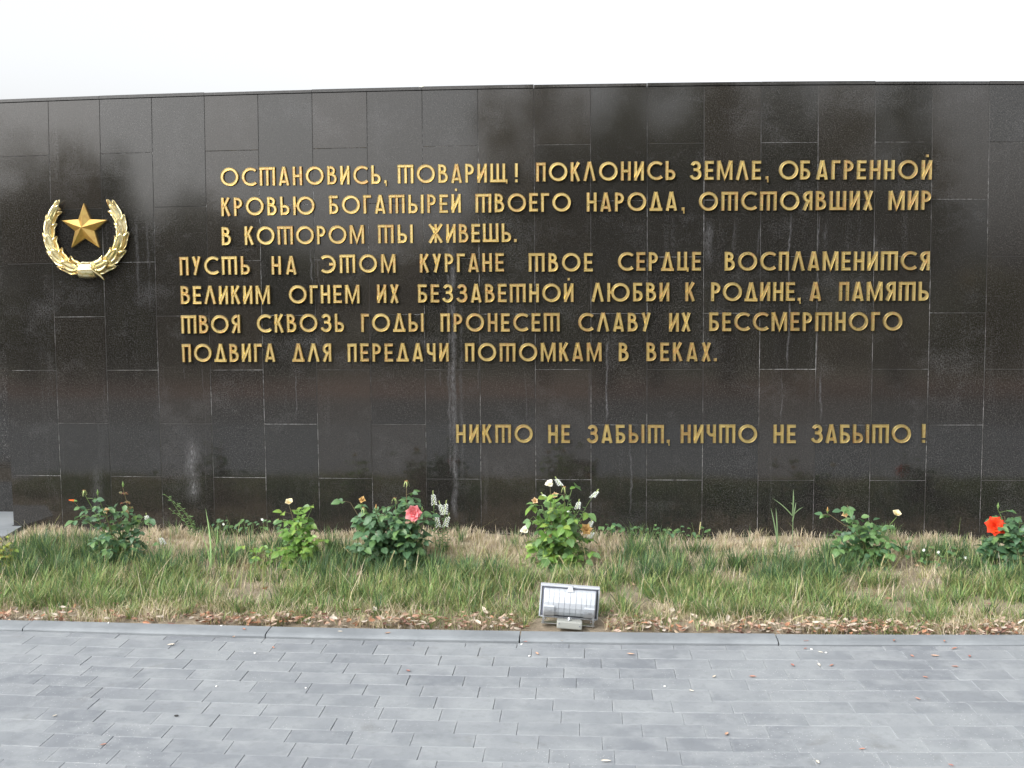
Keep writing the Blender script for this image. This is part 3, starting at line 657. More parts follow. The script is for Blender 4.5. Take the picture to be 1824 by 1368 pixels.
    if ch == '!': return .19, [([(.095, .27), (.095, 1)], False), dot(.095, 0, .15)]
    raise KeyError(ch)
PROF = lambda w: [(-w, 0.0), (-w, .095), (-w * .78, .128), (-w * .55, .104), (w * .55, .104), (w * .78, .128), (w, .095), (w, 0.0)]
def letter_mesh(ch):
    Wd, strokes = G_(ch); mb = MB()
    for si, st in enumerate(strokes):
        pts, closed = st[0], st[1]; w = st[2] if len(st) > 2 else S
        pr = PROF(w); n = len(pts); rows_ = []
        for i in range(n):
            p = Vector(pts[i])
            if closed: a, b = Vector(pts[i - 1]), Vector(pts[(i + 1) % n])
            else: a, b = Vector(pts[max(i - 1, 0)]), Vector(pts[min(i + 1, n - 1)])
            d1 = (p - a).normalized() if (p - a).length > 1e-6 else (b - p).normalized()
            d2 = (b - p).normalized() if (b - p).length > 1e-6 else d1
            tg = (d1 + d2).normalized(); nr = Vector((-tg.y, tg.x)); k = 1 / max(0.5, nr.dot(Vector((-d1.y, d1.x))))
            rows_.append([(p.x + nr.x * o * k, h + 0.004 * si, p.y + nr.y * o * k) for o, h in pr])
        m_ = len(pr); vs = [v for r_ in rows_ for v in r_]; fs = []
        for i in range(n if closed else n - 1):
            i2 = (i + 1) % n
            for q_ in range(m_ - 1): fs.append((i * m_ + q_, i2 * m_ + q_, i2 * m_ + q_ + 1, i * m_ + q_ + 1))
        if not closed: fs += [tuple(range(m_)), tuple((n - 1) * m_ + q_ for q_ in range(m_))[::-1]]
        mb.add([(x, -y, z) for x, y, z in vs], fs)
    me = mb.mesh("letter", M['brass'])
    return Wd, me
GL = {}
def glyph(ch):
    if ch not in GL: GL[ch] = letter_mesh(ch)
    return GL[ch]
ORD = [("first and topmost line of raised gold letters, opening ОСТАНОВИСЬ ТОВАРИЩ", ), ("second line of gold letters, opening КРОВЬЮ БОГАТЫРЕЙ",), ("short third line of gold letters ending in ЖИВЕШЬ",),
       ("gold letter line opening ПУСТЬ НА ЭТОМ КУРГАНЕ, just below the short line",), ("gold letter line opening ВЕЛИКИМ ОГНЕМ, fifth from the top",), ("gold letter line opening ТВОЯ СКВОЗЬ ГОДЫ, sixth from the top",),
       ("gold letter line opening ПОДВИГА ДЛЯ ПЕРЕДАЧИ, last of the main text block",), ("separate low gold line НИКТО НЕ ЗАБЫТ above the rose bushes",)]
HL = 0.1005
n_let = 0
for li, line in enumerate(LINES):
    x0 = line[0][1]; zb = line[0][2]
    th = empty("inscription_line", (x0, -0.002, zb)); tag(th, ORD[li][0], "inscription", "lines of raised gold letters on the wall")
    for (txt, xa, za, xb, zb2) in line:
        ws = [glyph(c)[0] * HL for c in txt]
        gap = (xb - xa - sum(ws)) / (len(txt) - 1) if len(txt) > 1 else 0
        sc = 1.0
        if len(txt) > 1 and gap < 0.007:
            sc = (xb - xa - 0.010 * (len(txt) - 1)) / sum(ws); gap = 0.010
        x = xa + ((xb - xa - ws[0]) / 2 if len(txt) == 1 else 0)
        for c, w in zip(txt, ws):
            f = (x + w / 2 - xa) / max(0.001, xb - xa)
            rr = random.Random(n_let)
            z = za + (zb2 - za) * f + rr.uniform(-0.0008, 0.0008)
            slope = math.atan2(zb2 - za, max(.02, xb - xa)) * (1 if len(txt) > 1 else 0)
            shared("letter", glyph(c)[1], th, (x - x0, 0, z - zb), (0, -slope + rr.uniform(-0.007, 0.007), 0), (HL * sc, HL, HL))
            x += w * sc + gap; n_let += 1
print("letters", n_let)

# ============================================================ WREATH AND STAR
wx, wz = WREATH_C
em = empty("wreath_emblem", (wx, -0.002, wz)); tag(em, "gilded relief of a star inside an open laurel wreath, left of the inscription", "emblem")
PX = 0.00322
# star
mb = MB(); sx_, sz_ = STAR_C[0] - wx, STAR_C[1] - wz
rim = []; ro, ri = 42.0 * PX, 18.0 * PX
for k in range(10):
    a = R(90 + 36 * k); r_ = ro if k % 2 == 0 else ri
    rim.append((sx_ + r_ * math.cos(a), sz_ + r_ * math.sin(a)))
vs = [(x, -0.014, z) for x, z in rim] + [(x, 0.0, z) for x, z in rim] + [(sx_, -0.058, sz_)]
fs = [(k, 20, (k + 1) % 10) for k in range(10)] + [(k, (k + 1) % 10, 10 + (k + 1) % 10, 10 + k) for k in range(10)]
mb.add(vs, fs); mb.build("star", M['star_gold'], em)
# wreath core torus (tapering towards the open ends)
RM, RT = 64.0 * PX, 13.5 * PX
core = MB(); rings = []
def wring(a): # a in degrees from bottom (-90), +/-; returns taper
    t_ = abs(a) / 138.0
    return RT * (1.0 - 0.45 * max(0, t_ - 0.15))
N = 60; nr = 9
for i in range(N + 1):
    a = -132 + 264 * i / N; th_ = R(-90 + a); rt = wring(a) * 0.62
    c = Vector((RM * math.cos(th_), 0, RM * 1.02 * math.sin(th_))); e = Vector((math.cos(th_), 0, math.sin(th_)))
    ring = []
    for k in range(nr):
        b = math.pi * k / (nr - 1); ring.append(c + e * (math.cos(b) * rt) + Vector((0, -1, 0)) * (math.sin(b) * rt * 0.9))
    rings.append(ring)
vs = [tuple(v) for r_ in rings for v in r_]
fs = [(i * nr + k, (i + 1) * nr + k, (i + 1) * nr + k + 1, i * nr + k + 1) for i in range(N) for k in range(nr - 1)] + [tuple(range(nr)), tuple(N * nr + k for k in range(nr))[::-1]]
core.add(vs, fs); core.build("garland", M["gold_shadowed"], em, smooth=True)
def wleaf(a0, side, off, ln_, wd, lift, flare):
    """laurel leaf hugging the ring: a0 start angle from the bottom, side -1/1, off radial offset (-1..1)"""
    nu, nv = 10, 8; vs = []
    for i in range(nu + 1):
        u = i / nu
        a = a0 + ln_ * u; th_ = R(-90 + side * a)
        rt = wring(a)
        e = Vector((math.cos(th_), 0, math.sin(th_)))
        wprof = max(0.04, (math.sin(math.pi * (u * 0.9 + 0.06)) ** 0.75) if u < 0.98 else 0.04)
        r0 = RM + off * rt * (0.62 if u < .6 else .62 + .2 * (u - .6)) + flare * max(0, u - 0.55) ** 1.6 * 2.2 * rt
        for j in range(nv + 1):
            v = -1 + 2 * j / nv
            rr_ = r0 + v * wd * rt * wprof
            d = (rr_ - RM) / (rt * 1.12)
            hgt = math.sqrt(max(0.0, 1 - min(1, d * d))) * rt * 0.80
            vein = (0.0, .16, -.03, -.06, .13)[min(4, int(abs(v) * 4 + .01))] if True else 0
            ridge = {0: .20, 1: .05, 2: -.04, 3: .02, 4: .16}[int(round(abs(v) * 4))]
            hgt = max(hgt, 0.006) + lift * rt * (0.15 + 1.0 * u) + ridge * rt * (0.4 + 0.6 * wprof)
            hgt += 0.5 * rt * max(0, u - 0.7) * abs(flare)
            vs.append(e * rr_ + Vector((0, -hgt, 0)))
    fs = [(i * (nv + 1) + j, (i + 1) * (nv + 1) + j, (i + 1) * (nv + 1) + j + 1, i * (nv + 1) + j + 1) for i in range(nu) for j in range(nv)]
    if side < 0: fs = [f[::-1] for f in fs]
    o = mesh_obj("leaf", vs, fs, M['pale_gold'], em, smooth=False)
    md = o.modifiers.new("thick", 'SOLIDIFY'); md.thickness = 0.004; md.offset = 0
for side in (-1, 1):
    for lv, a0 in enumerate((9, 33, 57, 81, 104)):
        L_ = 29 if lv < 4 else 30
        wleaf(a0 + 4, side, 0.92, L_, 0.47, 0.14, 0.85)
        wleaf(a0 + 0, side, -0.90, L_ - 3, 0.42, 0.12, -0.80)
        wleaf(a0 + 3, side, 0.05, L_ - 2, 0.56, 0.34, 0.0)
    wleaf(119, side, 0.5, 24, 0.5, 0.4, 0.5)
# ribbon band at the bottom with its loose tail
mb = MB(); vs = []; nb = 12
for i, a in enumerate((-12, -10.5, -4, 4, 10.5, 12)):
    th_ = R(-90 + a); rt = RT * 1.02 if i in (0, 5) else RT * 1.08
    c = Vector((RM * math.cos(th_), 0, RM * 1.02 * math.sin(th_))); e = Vector((math.cos(th_), 0, math.sin(th_)))
    for k in range(nb): 
        b = math.pi * k / (nb - 1); vs.append(c + e * (math.cos(b) * rt) + Vector((0, -1, 0)) * (math.sin(b) * rt))
fs = [(i * nb + k, (i + 1) * nb + k, (i + 1) * nb + k + 1, i * nb + k + 1) for i in range(5) for k in range(nb - 1)] + [tuple(range(nb)), tuple(5 * nb + k for k in range(nb))[::-1]]
mb.add(vs, fs); mb.build("ribbon_band", M['pale_gold'], em, smooth=True)
vs = []
for i in range(9):
    u = i / 8; x = (12 + 20 * u) * PX; z = -RM - (4 - 30 * u * 0 + 12 * u) * PX + 8 * PX * (1 - u) + (0.0 if u < .8 else -1 * PX); 
    y = -RT * (1.26 - 0.62 * u)
    vs += [(x - 4 * PX * (1 - u), y, z + 3 * PX), (x + 1 * PX, y - 0.006, z - 4.5 * PX * (1 - .5 * u))]
fs = [(2 * i, 2 * i + 1, 2 * i + 3, 2 * i + 2) for i in range(8)]
o = mesh_obj("ribbon_tail", vs, fs, M['pale_gold'], em, smooth=True); md = o.modifiers.new("thick", 'SOLIDIFY'); md.thickness = 0.004

# ============================================================ FLOODLIGHT
fl = empty("floodlight", LAMP); fl.location.z = -2.394; fl.location.y = -1.716; fl.scale = (0.97, 1.0, 0.81)
tag(fl, "small grey floodlight seen from behind, standing at the kerb and aimed at the wall", "floodlight")
fl.rotation_euler = (0, R(4.2), R(2.0))
HW = 0.124; ZB, ZTp = 0.022, 0.168
# housing : lofted, curved back, shallow grooves between the ribs
prof = [(0.0, 0.158), (-0.012, 0.157), (-0.022, 0.150), (-0.036, 0.128), (-0.044, 0.100), (-0.045, 0.075), (-0.040, 0.052), (-0.028, 0.034), (-0.010, 0.024), (0.0, 0.022)]
gro = [-0.086, -0.066, -0.044, -0.021, 0.003, 0.027, 0.050, 0.070, 0.088]
xs_ = [-0.108, -0.104]
for g in gro: xs_ += [g - 0.0014, g - 0.0006, g + 0.0006, g + 0.0014]
xs_ += [0.104, 0.108]
vs = []
for x in xs_:
    deep = any(abs(abs(x - g) - 0.0006) < 1e-5 for g in gro); end = abs(x) > 0.106
    for (y, z) in prof:
        k = 0.0022 if deep else 0.0
        yy, zz = (y + k, z) if not end else (y * 0.9, 0.09 + (z - 0.09) * 0.97)
        vs.append((x, yy, zz))
n = len(prof); fs = [(i * n + k, (i + 1) * n + k, (i + 1) * n + k + 1, i * n + k + 1) for i in range(len(xs_) - 1) for k in range(n - 1)]
fs += [tuple(range(n)), tuple((len(xs_) - 1) * n + k for k in range(n))[::-1]]
mesh_obj("housing", vs, fs, M['alu'], fl)
mb = MB()
for g in gro: mb.tube([(g, -0.0212, 0.148), (g, -0.0345, 0.128), (g, -0.0422, 0.100), (g, -0.0432, 0.075), (g, -0.0382, 0.052), (g, -0.0262, 0.034)], 0.0011, 0.0011, 4)
mb.build("groove_lines", M['groove'], fl)
mb = MB(); mb.box(-0.114, 0.114, 0.0005, 0.006, 0.017, 0.164, 0.002); mb.build("gasket", M['gasket'], fl)
# frame: hollow rounded rim around the glass
mb = MB()
mb.box(-HW, HW, -0.004, 0.026, 0.1655, 0.1755, 0.003)
mb.box(-HW, -HW + 0.006, 0.000, 0.026, 0.010, 0.1652, 0.002)
mb.box(HW - 0.006, HW, 0.000, 0.026, 0.010, 0.1652, 0.002)
mb.box(-HW + 0.006, HW - 0.006, 0.002, 0.026, 0.0065, 0.0145, 0.002)
mb.build("frame", M['alu_frame'], fl)
mb = MB(); mb.box(-HW + 0.007, HW - 0.007, 0.0065, 0.022, 0.015, 0.165); mb.build("glass", M['glass'], fl)
# latch at the top middle
mb = MB(); mb.add([(-0.008, -0.010, 0.1765), (0.008, -0.010, 0.1765), (0.014, -0.026, 0.152), (-0.014, -0.026, 0.152), (-0.009, -0.004, 0.1775), (0.009, -0.004, 0.1775), (0.010, -0.0215, 0.150), (-0.010, -0.0215, 0.150)],
   [(0, 3, 2, 1), (0, 1, 5, 4), (3, 7, 6, 2), (0, 4, 7, 3), (1, 2, 6, 5)]); mb.build("latch", M['alu'], fl)
# two clip plates low on the back
for s in (-1, 1):
    mb = MB(); x0, x1 = (s * 0.083 - 0.021, s * 0.083 + 0.021)
    pts = [(-0.0465, 0.086), (-0.0535, 0.080), (-0.0505, 0.066), (-0.046, 0.052), (-0.034, 0.032), (-0.016, 0.020)]
    vs = [(x, y, z) for x in (x0, x1) for y, z in pts] + [(x, y + 0.006, z) for x in (x0, x1) for y, z in pts]; k_ = len(pts)
    fs = [(i, i + 1, k_ + i + 1, k_ + i) for i in range(k_ - 1)] + [(i, 2 * k_ + i, 2 * k_ + i + 1, i + 1) for i in range(k_ - 1)] + [(k_ + i, k_ + i + 1, 3 * k_ + i + 1, 3 * k_ + i) for i in range(k_ - 1)] + [(0, k_, 3 * k_, 2 * k_)]
    mb.add(vs, fs); c = mb.build("clip", M['alu'], fl)
    mb = MB(); mb.box(x0 + 0.012, x0 + 0.028, -0.0535, -0.0500, 0.0600, 0.0635); mb.build("slot", M['steel'], c)
    mb = MB(); mb.box(s * 0.104 - 0.004, s * 0.104 + 0.004, -0.020, -0.012, -0.020, 0.034, 0.001)
    mb.cyl((s * 0.104, -0.026, 0.012), (0, 1, 0), 0.005, 0.012, 6); mb.cyl((s * 0.094, -0.022, 0.006), (0, 1, 0), 0.003, 0.012, 6)
    mb.build("bracket_leg", M['steel'], fl)
mb = MB(); mb.box(-0.112, 0.112, -0.010, 0.020, -0.022, -0.018, 0.001); mb.build("bracket", M['steel'], fl)
mb = MB(); mb.tube([(0.002, -0.042, 0.030), (0.002, -0.048, 0.016)], 0.0045, 0.0055, 10); mb.build("cable_gland", M['alu_frame'], fl)
mb = MB(); mb.box(-0.047, 0.058, -0.062, -0.012, -0.024, 0.014, 0.006); jb = mb.build("junction_box", M['box_grey'], fl)
for x, z in ((-0.038, 0.002), (0.048, -0.006)):
    mb = MB(); mb.cyl((x, -0.0625, z), (0, 1, 0), 0.0028, 0.002, 8); mb.build("screw", M['gasket'], jb)

# ============================================================ GRASS, STRAW, LITTER
def blades(name, base, hgt, lean, azim, wid, col, mat, curl=0.5):
    n = len(hgt)
    dirx, diry = np.cos(azim), np.sin(azim); px, py = -diry, dirx
    V = np.zeros((n, 7, 3)); B = base
    for lvl, (u, wf) in enumerate(((0, 1.0), (0.4, .85), (0.75, 0.55))):
        bend = lean * (u ** 1.7) * hgt; z = hgt * u * np.cos(np.minimum(lean * u * curl, 1.4))
        cx = B[:, 0] + dirx * bend; cy = B[:, 1] + diry * bend; cz = B[:, 2] + z
        for s, o in ((-1, 0), (1, 1)):
            V[:, lvl * 2 + o, 0] = cx + s * px * wid * wf; V[:, lvl * 2 + o, 1] = cy + s * py * wid * wf; V[:, lvl * 2 + o, 2] = cz
    V[:, 6, 0] = B[:, 0] + dirx * lean * hgt; V[:, 6, 1] = B[:, 1] + diry * lean * hgt; V[:, 6, 2] = B[:, 2] + hgt * np.cos(np.minimum(lean * curl, 1.4))
    me = bpy.data.meshes.new(name); me.vertices.add(n * 7); me.vertices.foreach_set("co", V.reshape(-1))
    f = np.array([0, 1, 3, 2, 2, 3, 5, 4, 4, 5, 6]); L = (np.arange(n)[:, None] * 7 + f[None]).reshape(-1)
    me.loops.add(len(L)); me.loops.foreach_set("vertex_index", L.astype(np.int32))
    me.polygons.add(n * 3); st = (np.arange(n)[:, None] * 11 + np.array([0, 4, 8])[None]).reshape(-1)
    me.polygons.foreach_set("loop_start", st.astype(np.int32)); me.polygons.foreach_set("loop_total", np.tile([4, 4, 3], n).astype(np.int32))
    me.update(calc_edges=True)
    ca = me.color_attributes.new("Col", 'FLOAT_COLOR', 'POINT')
    C = np.ones((n, 7, 4)); C[:, :, :3] = col[:, None, :]
    C[:, 6, :3] = C[:, 6, :3] * 0.75 + np.array([.34, .33, .14]) * 0.25      # yellowed tips
    ca.data.foreach_set("color", C.reshape(-1)); me.materials.append(mat)
    o = bpy.data.objects.new(name, me); return link(o)
rs = np.random.RandomState(11)
def hnoise(x, y, s=0):     # cheap smooth value noise from sines
    return 0.5 + 0.25 * (np.sin(x * 3.7 + 1.3 * s + 2.1 * np.sin(y * 3.1 + s)) + np.sin(y * 5.3 - x * 2.2 + 2.7 * s + 1.7 * np.sin(x * 6.1 + s)) )
X0, X1 = -0.6, 6.6
cols = {'dark': np.array([.080, .150, .078]), 'mid': np.array([.125, .22, .085]), 'light': np.array([.24, .35, .12]), 'yel': np.array([.33, .34, .14]), 'straw': np.array([.58, .49, .34]), 'pale': np.array([.66, .58, .45])}
def pick(pal, n, jit=0.18):
    names = list(pal); p = np.array([pal[k] for k in names], float); p /= p.sum()
    idx = rs.choice(len(names), n, p=p); c = np.array([cols[k] for k in names])[idx]
    return c * (1 + rs.uniform(-jit, jit, (n, 1)))
def free_of_things(x, y):
    ok = ~((np.abs(x - LAMP[0]) < 0.15) & (y < -1.62))
    ok &= ~((x < 0.12) & (y > -0.60))
    return ok
G_parts = []
def tufts(nc, y0, y1, per, rad, h0, h1, pal, lean0, lean1, w=0.0016, dens=None, seed=0):
    cx = rs.uniform(X0, X1, nc); cy = rs.uniform(y0, y1, nc)
    if dens is not None:
        k = rs.uniform(0, 1, nc) < dens(cx, cy); cx, cy = cx[k], cy[k]
    for i in range(len(cx)):
        n = int(per * rs.uniform(.5, 1.5)); rr = np.abs(rs.normal(0, rad, n)); an = rs.uniform(0, 2 * np.pi, n)
        x = cx[i] + rr * np.cos(an); y = cy[i] + rr * np.sin(an) * 0.8
        hs_ = rs.uniform(.65, 1.25); h = rs.uniform(h0, h1, n) * hs_
        az = an + rs.normal(0, .7, n); le = rs.uniform(lean0, lean1, n)
        ok = (y < -0.012) & (y > -1.765) & free_of_things(x, y)
        tint = rs.uniform(.8, 1.2)
        c = pick(pal, n) * tint
        G_parts.append((x[ok], y[ok], h[ok], le[ok], az[ok], np.full(ok.sum(), w) * rs.uniform(.7, 1.3, ok.sum()), c[ok]))
def flush(name, label, cat, curl=0.5):
    x, y, h, le, az, w, c = [np.concatenate([g[i] for g in G_parts]) for i in range(7)]; G_parts.clear()
    bz = BED_Z - 0.012 + 0.010 * np.sin(x * 3.1 + y * 2) + 0.008 * np.sin(x * 7.7 - y * 5)
    o = blades(name, np.stack([x, y, bz], 1), h, le, az, w, c, M['blade'], curl)
    print(name, len(x)); return tag(o, label, cat, kind='stuff')
# straw thatch near the wall and along the kerb
tufts(1500, -0.62, -0.02, 26, 0.035, .030, .062, {'straw': 5, 'pale': 5, 'yel': .6}, .1, 1.1, .0013)
tufts(800, -1.25, -0.45, 20, 0.04, .03, .07, {'straw': 6, 'pale': 3, 'yel': 3}, .3, 1.4, .0013)
tufts(700, -1.77, -1.45, 20, 0.035, .03, .075, {'straw': 5, 'pale': 4, 'yel': 3, 'light': .6}, .3, 1.5, .0013)
flush("dry_grass", "pale dry straw-coloured grass along the foot of the wall and the kerb", "dry grass")
# dark green tufts in the middle of the bed
tufts(800, -1.12, -0.42, 44, 0.028, .06, .135, {'dark': 6, 'mid': 4, 'light': 1.3, 'yel': .5}, .15, .8, .0020, lambda x, y: np.clip((hnoise(x, y, 1) - .22) * 2.6, 0, 1))
tufts(130, -0.45, -0.05, 30, 0.022, .05, .12, {'dark': 3, 'mid': 4, 'light': 2}, .1, .7, .0015, lambda x, y: np.clip((hnoise(x * 1.3, y, 4) - .35) * 2.2, 0, 1))
flush("grass", "dark green grass tufts growing among the rose bushes", "grass")
# brighter, finer grass nearer the kerb
tufts(1500, -1.62, -1.0, 40, 0.03, .045, .105, {'mid': 4, 'light': 6, 'yel': 3.2, 'dark': 1.6, 'straw': .8}, .2, 1.1, .0017, lambda x, y: np.clip((hnoise(x * 1.1, y * 1.6, 2) - .24) * 2.6, 0.10, 1))
tufts(420, -1.72, -1.45, 26, 0.03, .035, .08, {'mid': 3, 'light': 5, 'yel': 4, 'straw': 3}, .3, 1.2, .0013, lambda x, y: np.clip((hnoise(x, y, 3) - .2) * 2, 0.1, 1))
tufts(1500, -1.6, -0.4, 3, 0.03, .10, .18, {'light': 4, 'yel': 6, 'straw': 3, 'pale': 1.5, 'mid': 2}, .2, 1.2, .0012)
flush("meadow_grass", "bright yellowish green grass in front of the roses nearest the kerb", "grass")

# leaf litter along the kerb
def litter(name, n, x, y, z, tilt, label, cat):
    V = []; F = []; C = []
    pal = [(.34, .20, .14), (.42, .29, .21), (.46, .35, .28), (.24, .14, .11), (.55, .49, .42), (.40, .32, .23), (.40, .21, .13), (.48, .42, .34)]
    for i in range(n):
        L = rs.uniform(.018, .042); w = L * rs.uniform(.16, .27); q = Quaternion((0, 0, 1), rs.uniform(0, 6.28)) @ Quaternion((1, 0, 0), rs.normal(0, tilt)) @ Quaternion((0, 1, 0), rs.normal(0, tilt * .7))
        cu = rs.uniform(-.35, .5); b = len(V)
        for u, ww in ((-.5, 0), (-.2, 1), (.15, .95), (.5, 0)):
            for s in ((0,) if ww == 0 else (-1, 0, 1)):
                p = q @ Vector((u * L, s * w * ww, cu * L * (u * u) * 2 + (0.004 if s else 0) * (1 if cu > 0 else -1)))
                V.append((x[i] + p.x, y[i] + p.y, z[i] + p.z + 0.004))
        F += [(b, b + 2, b + 1), (b, b + 3, b + 2), (b + 1, b + 2, b + 5, b + 4), (b + 2, b + 3, b + 6, b + 5), (b + 4, b + 5, b + 7), (b + 5, b + 6, b + 7)]
        c = np.array(pal[rs.randint(len(pal))]) * rs.uniform(.8, 1.25); C += [(*c, 1)] * 8
    me = bpy.data.meshes.new(name); me.from_pydata(V, [], F); ca = me.color_attributes.new("Col", 'FLOAT_COLOR', 'POINT')
    ca.data.foreach_set("color", np.array(C, dtype=np.float32).reshape(-1)); me.materials.append(M['litter'])
    o = bpy.data.objects.new(name, me); link(o); return tag(o, label, cat, kind='stuff')
M['litter'] = blade_mat("dry_leaf", 0.15, 0.6)
n = 3700
lx = rs.uniform(X0, X1, n); ly = -1.768 + np.abs(rs.normal(0, .085, n)) * np.clip(.45 + hnoise(lx * 1.7, ly0 := 0 * lx, 5) * 1.1, .3, 1.6)
keep = (rs.uniform(0, 1, n) < np.clip(.1 + (hnoise(lx * 2.1, 0 * lx, 6)) * 1.15 * np.clip(.45 + lx / 5, .3, 1.2), 0, 1)) & free_of_things(lx, ly)
lx, ly = lx[keep], ly[keep]
lz = BED_Z - 0.012 + rs.uniform(0, .034, len(lx))
litter("leaf_litter", len(lx), lx, ly, lz, .45, "brown and orange fallen leaves heaped against the back of the kerb", "leaf litter")
n = 330; lx = rs.uniform(X0, X1, n); ly = rs.uniform(-1.75, -.2, n); litter("scattered_leaves", n, lx, ly, np.full(n, BED_Z + .01), .6, "few dry leaves scattered through the grass of the bed", "dry leaves")

# single leaves blown over the pavers
lf = []
for vi, (c, L, w, cu) in enumerate([((.40, .19, .13), .026, .007, .12), ((.46, .29, .20), .030, .008, .2), ((.60, .54, .45), .028, .007, .15), ((.34, .14, .11), .020, .007, .25)]):
    mb = MB(); vs = []
    for u, ww in ((-.5, 0), (-.22, 1), (.12, .95), (.5, 0)):
        for s in ((0,) if ww == 0 else (-1, 0, 1)): vs.append((u * L, s * w * ww / 1.0 * .6, .0025 + cu * L * u * u * 2 + (.002 if s else 0)))
    mb.add(vs, [(0, 2, 1), (0, 3, 2), (1, 2, 5, 4), (2, 3, 6, 5), (4, 5, 7), (5, 6, 7)])
    lf.append((mb.mesh("fallen_leaf", plain("fallen_leaf_colour", c, .65)), c))
KL = ["small rust-brown dry leaf fallen on the paving", "narrow tan-orange dry leaf fallen on the paving", "pale straw-coloured dry leaf fallen on the paving", "tiny dark red dry leaf fallen on the paving"]
KG = ["rust-brown leaves on the paving", "tan-orange leaves on the paving", "pale leaves on the paving", "dark red leaves on the paving"]
for i, (x, y) in enumerate(FALLEN):
    rr = random.Random(i * 7 + 1); k = 0 if i in (0,) else (2 if i in (1, 15, 6) else rr.randrange(4))
    z = gz(y) + (0.007 if y > -1.877 else 0.001)
    o = shared("fallen_leaf", lf[k][0], None, (x, y, z), (slope_ang, rr.uniform(-.1, .1), rr.uniform(0, 6.28)), (rr.uniform(.8, 1.25),) * 3)
    tag(o, KL[k], "leaf", KG[k])
mb = MB(); bm = bmesh.new(); bmesh.ops.create_icosphere(bm, subdivisions=1, radius=.0045); bm.verts.index_update()
mb.add([(v.co.x * 1.2, v.co.y, v.co.z * .6 + .002) for v in bm.verts], [[v.index for v in f.verts] for f in bm.faces]); bm.free()
pm = mb.mesh("pebble", plain("white_pebble", (.75, .75, .72), .7))
for i, (x, y) in enumerate(PEBBLES):
    o = shared("pebble", pm, None, (x + .02, y, gz(y) + (0.007 if y > -1.877 else 0.0)), (0, 0, i), (1 + .3 * math.sin(i), 1, 1)); tag(o, "tiny white crumb of stone lying on the paving", "pebble", "white crumbs on the paving")
mb = MB(); mb.add([(v[0] * 1.6, v[1] * 1.3, v[2] * 1.2) for v in [tuple(v_.co) for v_ in pm.vertices]], [tuple(p.vertices) for p in pm.polygons])
o = mb.build("pebble", plain("black_pebble", (.03, .03, .03), .8), None, (1.94, -2.685, gz(-2.685) + .001)); tag(o, "tiny black lump lying in a joint of the paving", "pebble")

# ============================================================ ROSES AND WEEDS
def leaflet_mesh(nm, mat, seed, asp=.36):
    rr = random.Random(seed); mb = MB(); vs = []; us = [(0, 0), (.12, .55), (.35, 1), (.62, .88), (.85, .45), (1, 0)]
    bend = rr.uniform(.12, .38); fold = rr.uniform(.10, .30); tw = rr.uniform(-.15, .15)
    for u, w in us:
        z = -bend * u * u
        if w == 0: vs.append((u, 0, z)); continue
        ww = w * asp * (1 + rr.uniform(-.06, .06))
        vs += [(u, -ww, z + fold * ww + tw * u * ww), (u, 0, z), (u, ww, z + fold * ww - tw * u * ww)]
    fs = [(0, 2, 1), (0, 3, 2)]
    for k in range(3):
        a = 1 + 3 * k; fs += [(a, a + 1, a + 4, a + 3), (a + 1, a + 2, a + 5, a + 4)]
    fs += [(10, 11, 13), (11, 12, 13)]
    mb.add(vs, fs); return mb.mesh(nm, mat, True)
LM = {k: [leaflet_mesh("leaf", M[k], s) for s in range(4)] for k in ('leaf_dark', 'leaf_mid', 'leaf_light', 'leaf_red', 'leaf_yellow')}
SLIM = [leaflet_mesh("leaf", M['leaf_mid'], 20 + s, .2) for s in range(3)]
def orient(d, upv=Vector((0, 0, 1)), roll=0.0):
    d = Vector(d).normalized(); y = upv.cross(d)
    if y.length < 1e-3: y = Vector((0, 1, 0))
    y.normalize(); z = d.cross(y).normalized()
    mt = Matrix((d, y, z)).transposed()
    return (mt.to_quaternion() @ Quaternion((1, 0, 0), roll)).to_euler()
def petal_mesh(nm, mat, seed, wide=.52, tip=.0, cup=.5):
    rr = random.Random(seed); vs = []; nu, nv = 5, 4
    for i in range(nu + 1):
        u = i / nu; w = wide * (math.sin(math.pi * min(.93, .12 + u * .78)) ** .7) * (1 if u < .9 else .72)
        for j in range(nv + 1):
            v = -1 + 2 * j / nv
            x = u * (1 - .10 * abs(v) ** 2) + (tip * (1 - abs(v)) * max(0, u - .7) * 2)
            z = cup * (u ** 1.2) * .55 + .30 * abs(v) ** 2 * w * (1 - .4 * u) - (.26 * max(0, u - .72) ** 1.3 * 3) + rr.uniform(-.015, .015)
            vs.append((x, v * w, z))
    fs = [(i * (nv + 1) + j, (i + 1) * (nv + 1) + j, (i + 1) * (nv + 1) + j + 1, i * (nv + 1) + j + 1) for i in range(nu) for j in range(nv)]
    mb = MB(); mb.add(vs, fs); return mb.mesh(nm, mat, True)
PM = {}
def petals(kind, tip=.0):
    if kind not in PM: PM[kind] = [petal_mesh("petal", M[kind], s, .55, tip) for s in range(3)]
    return PM[kind]
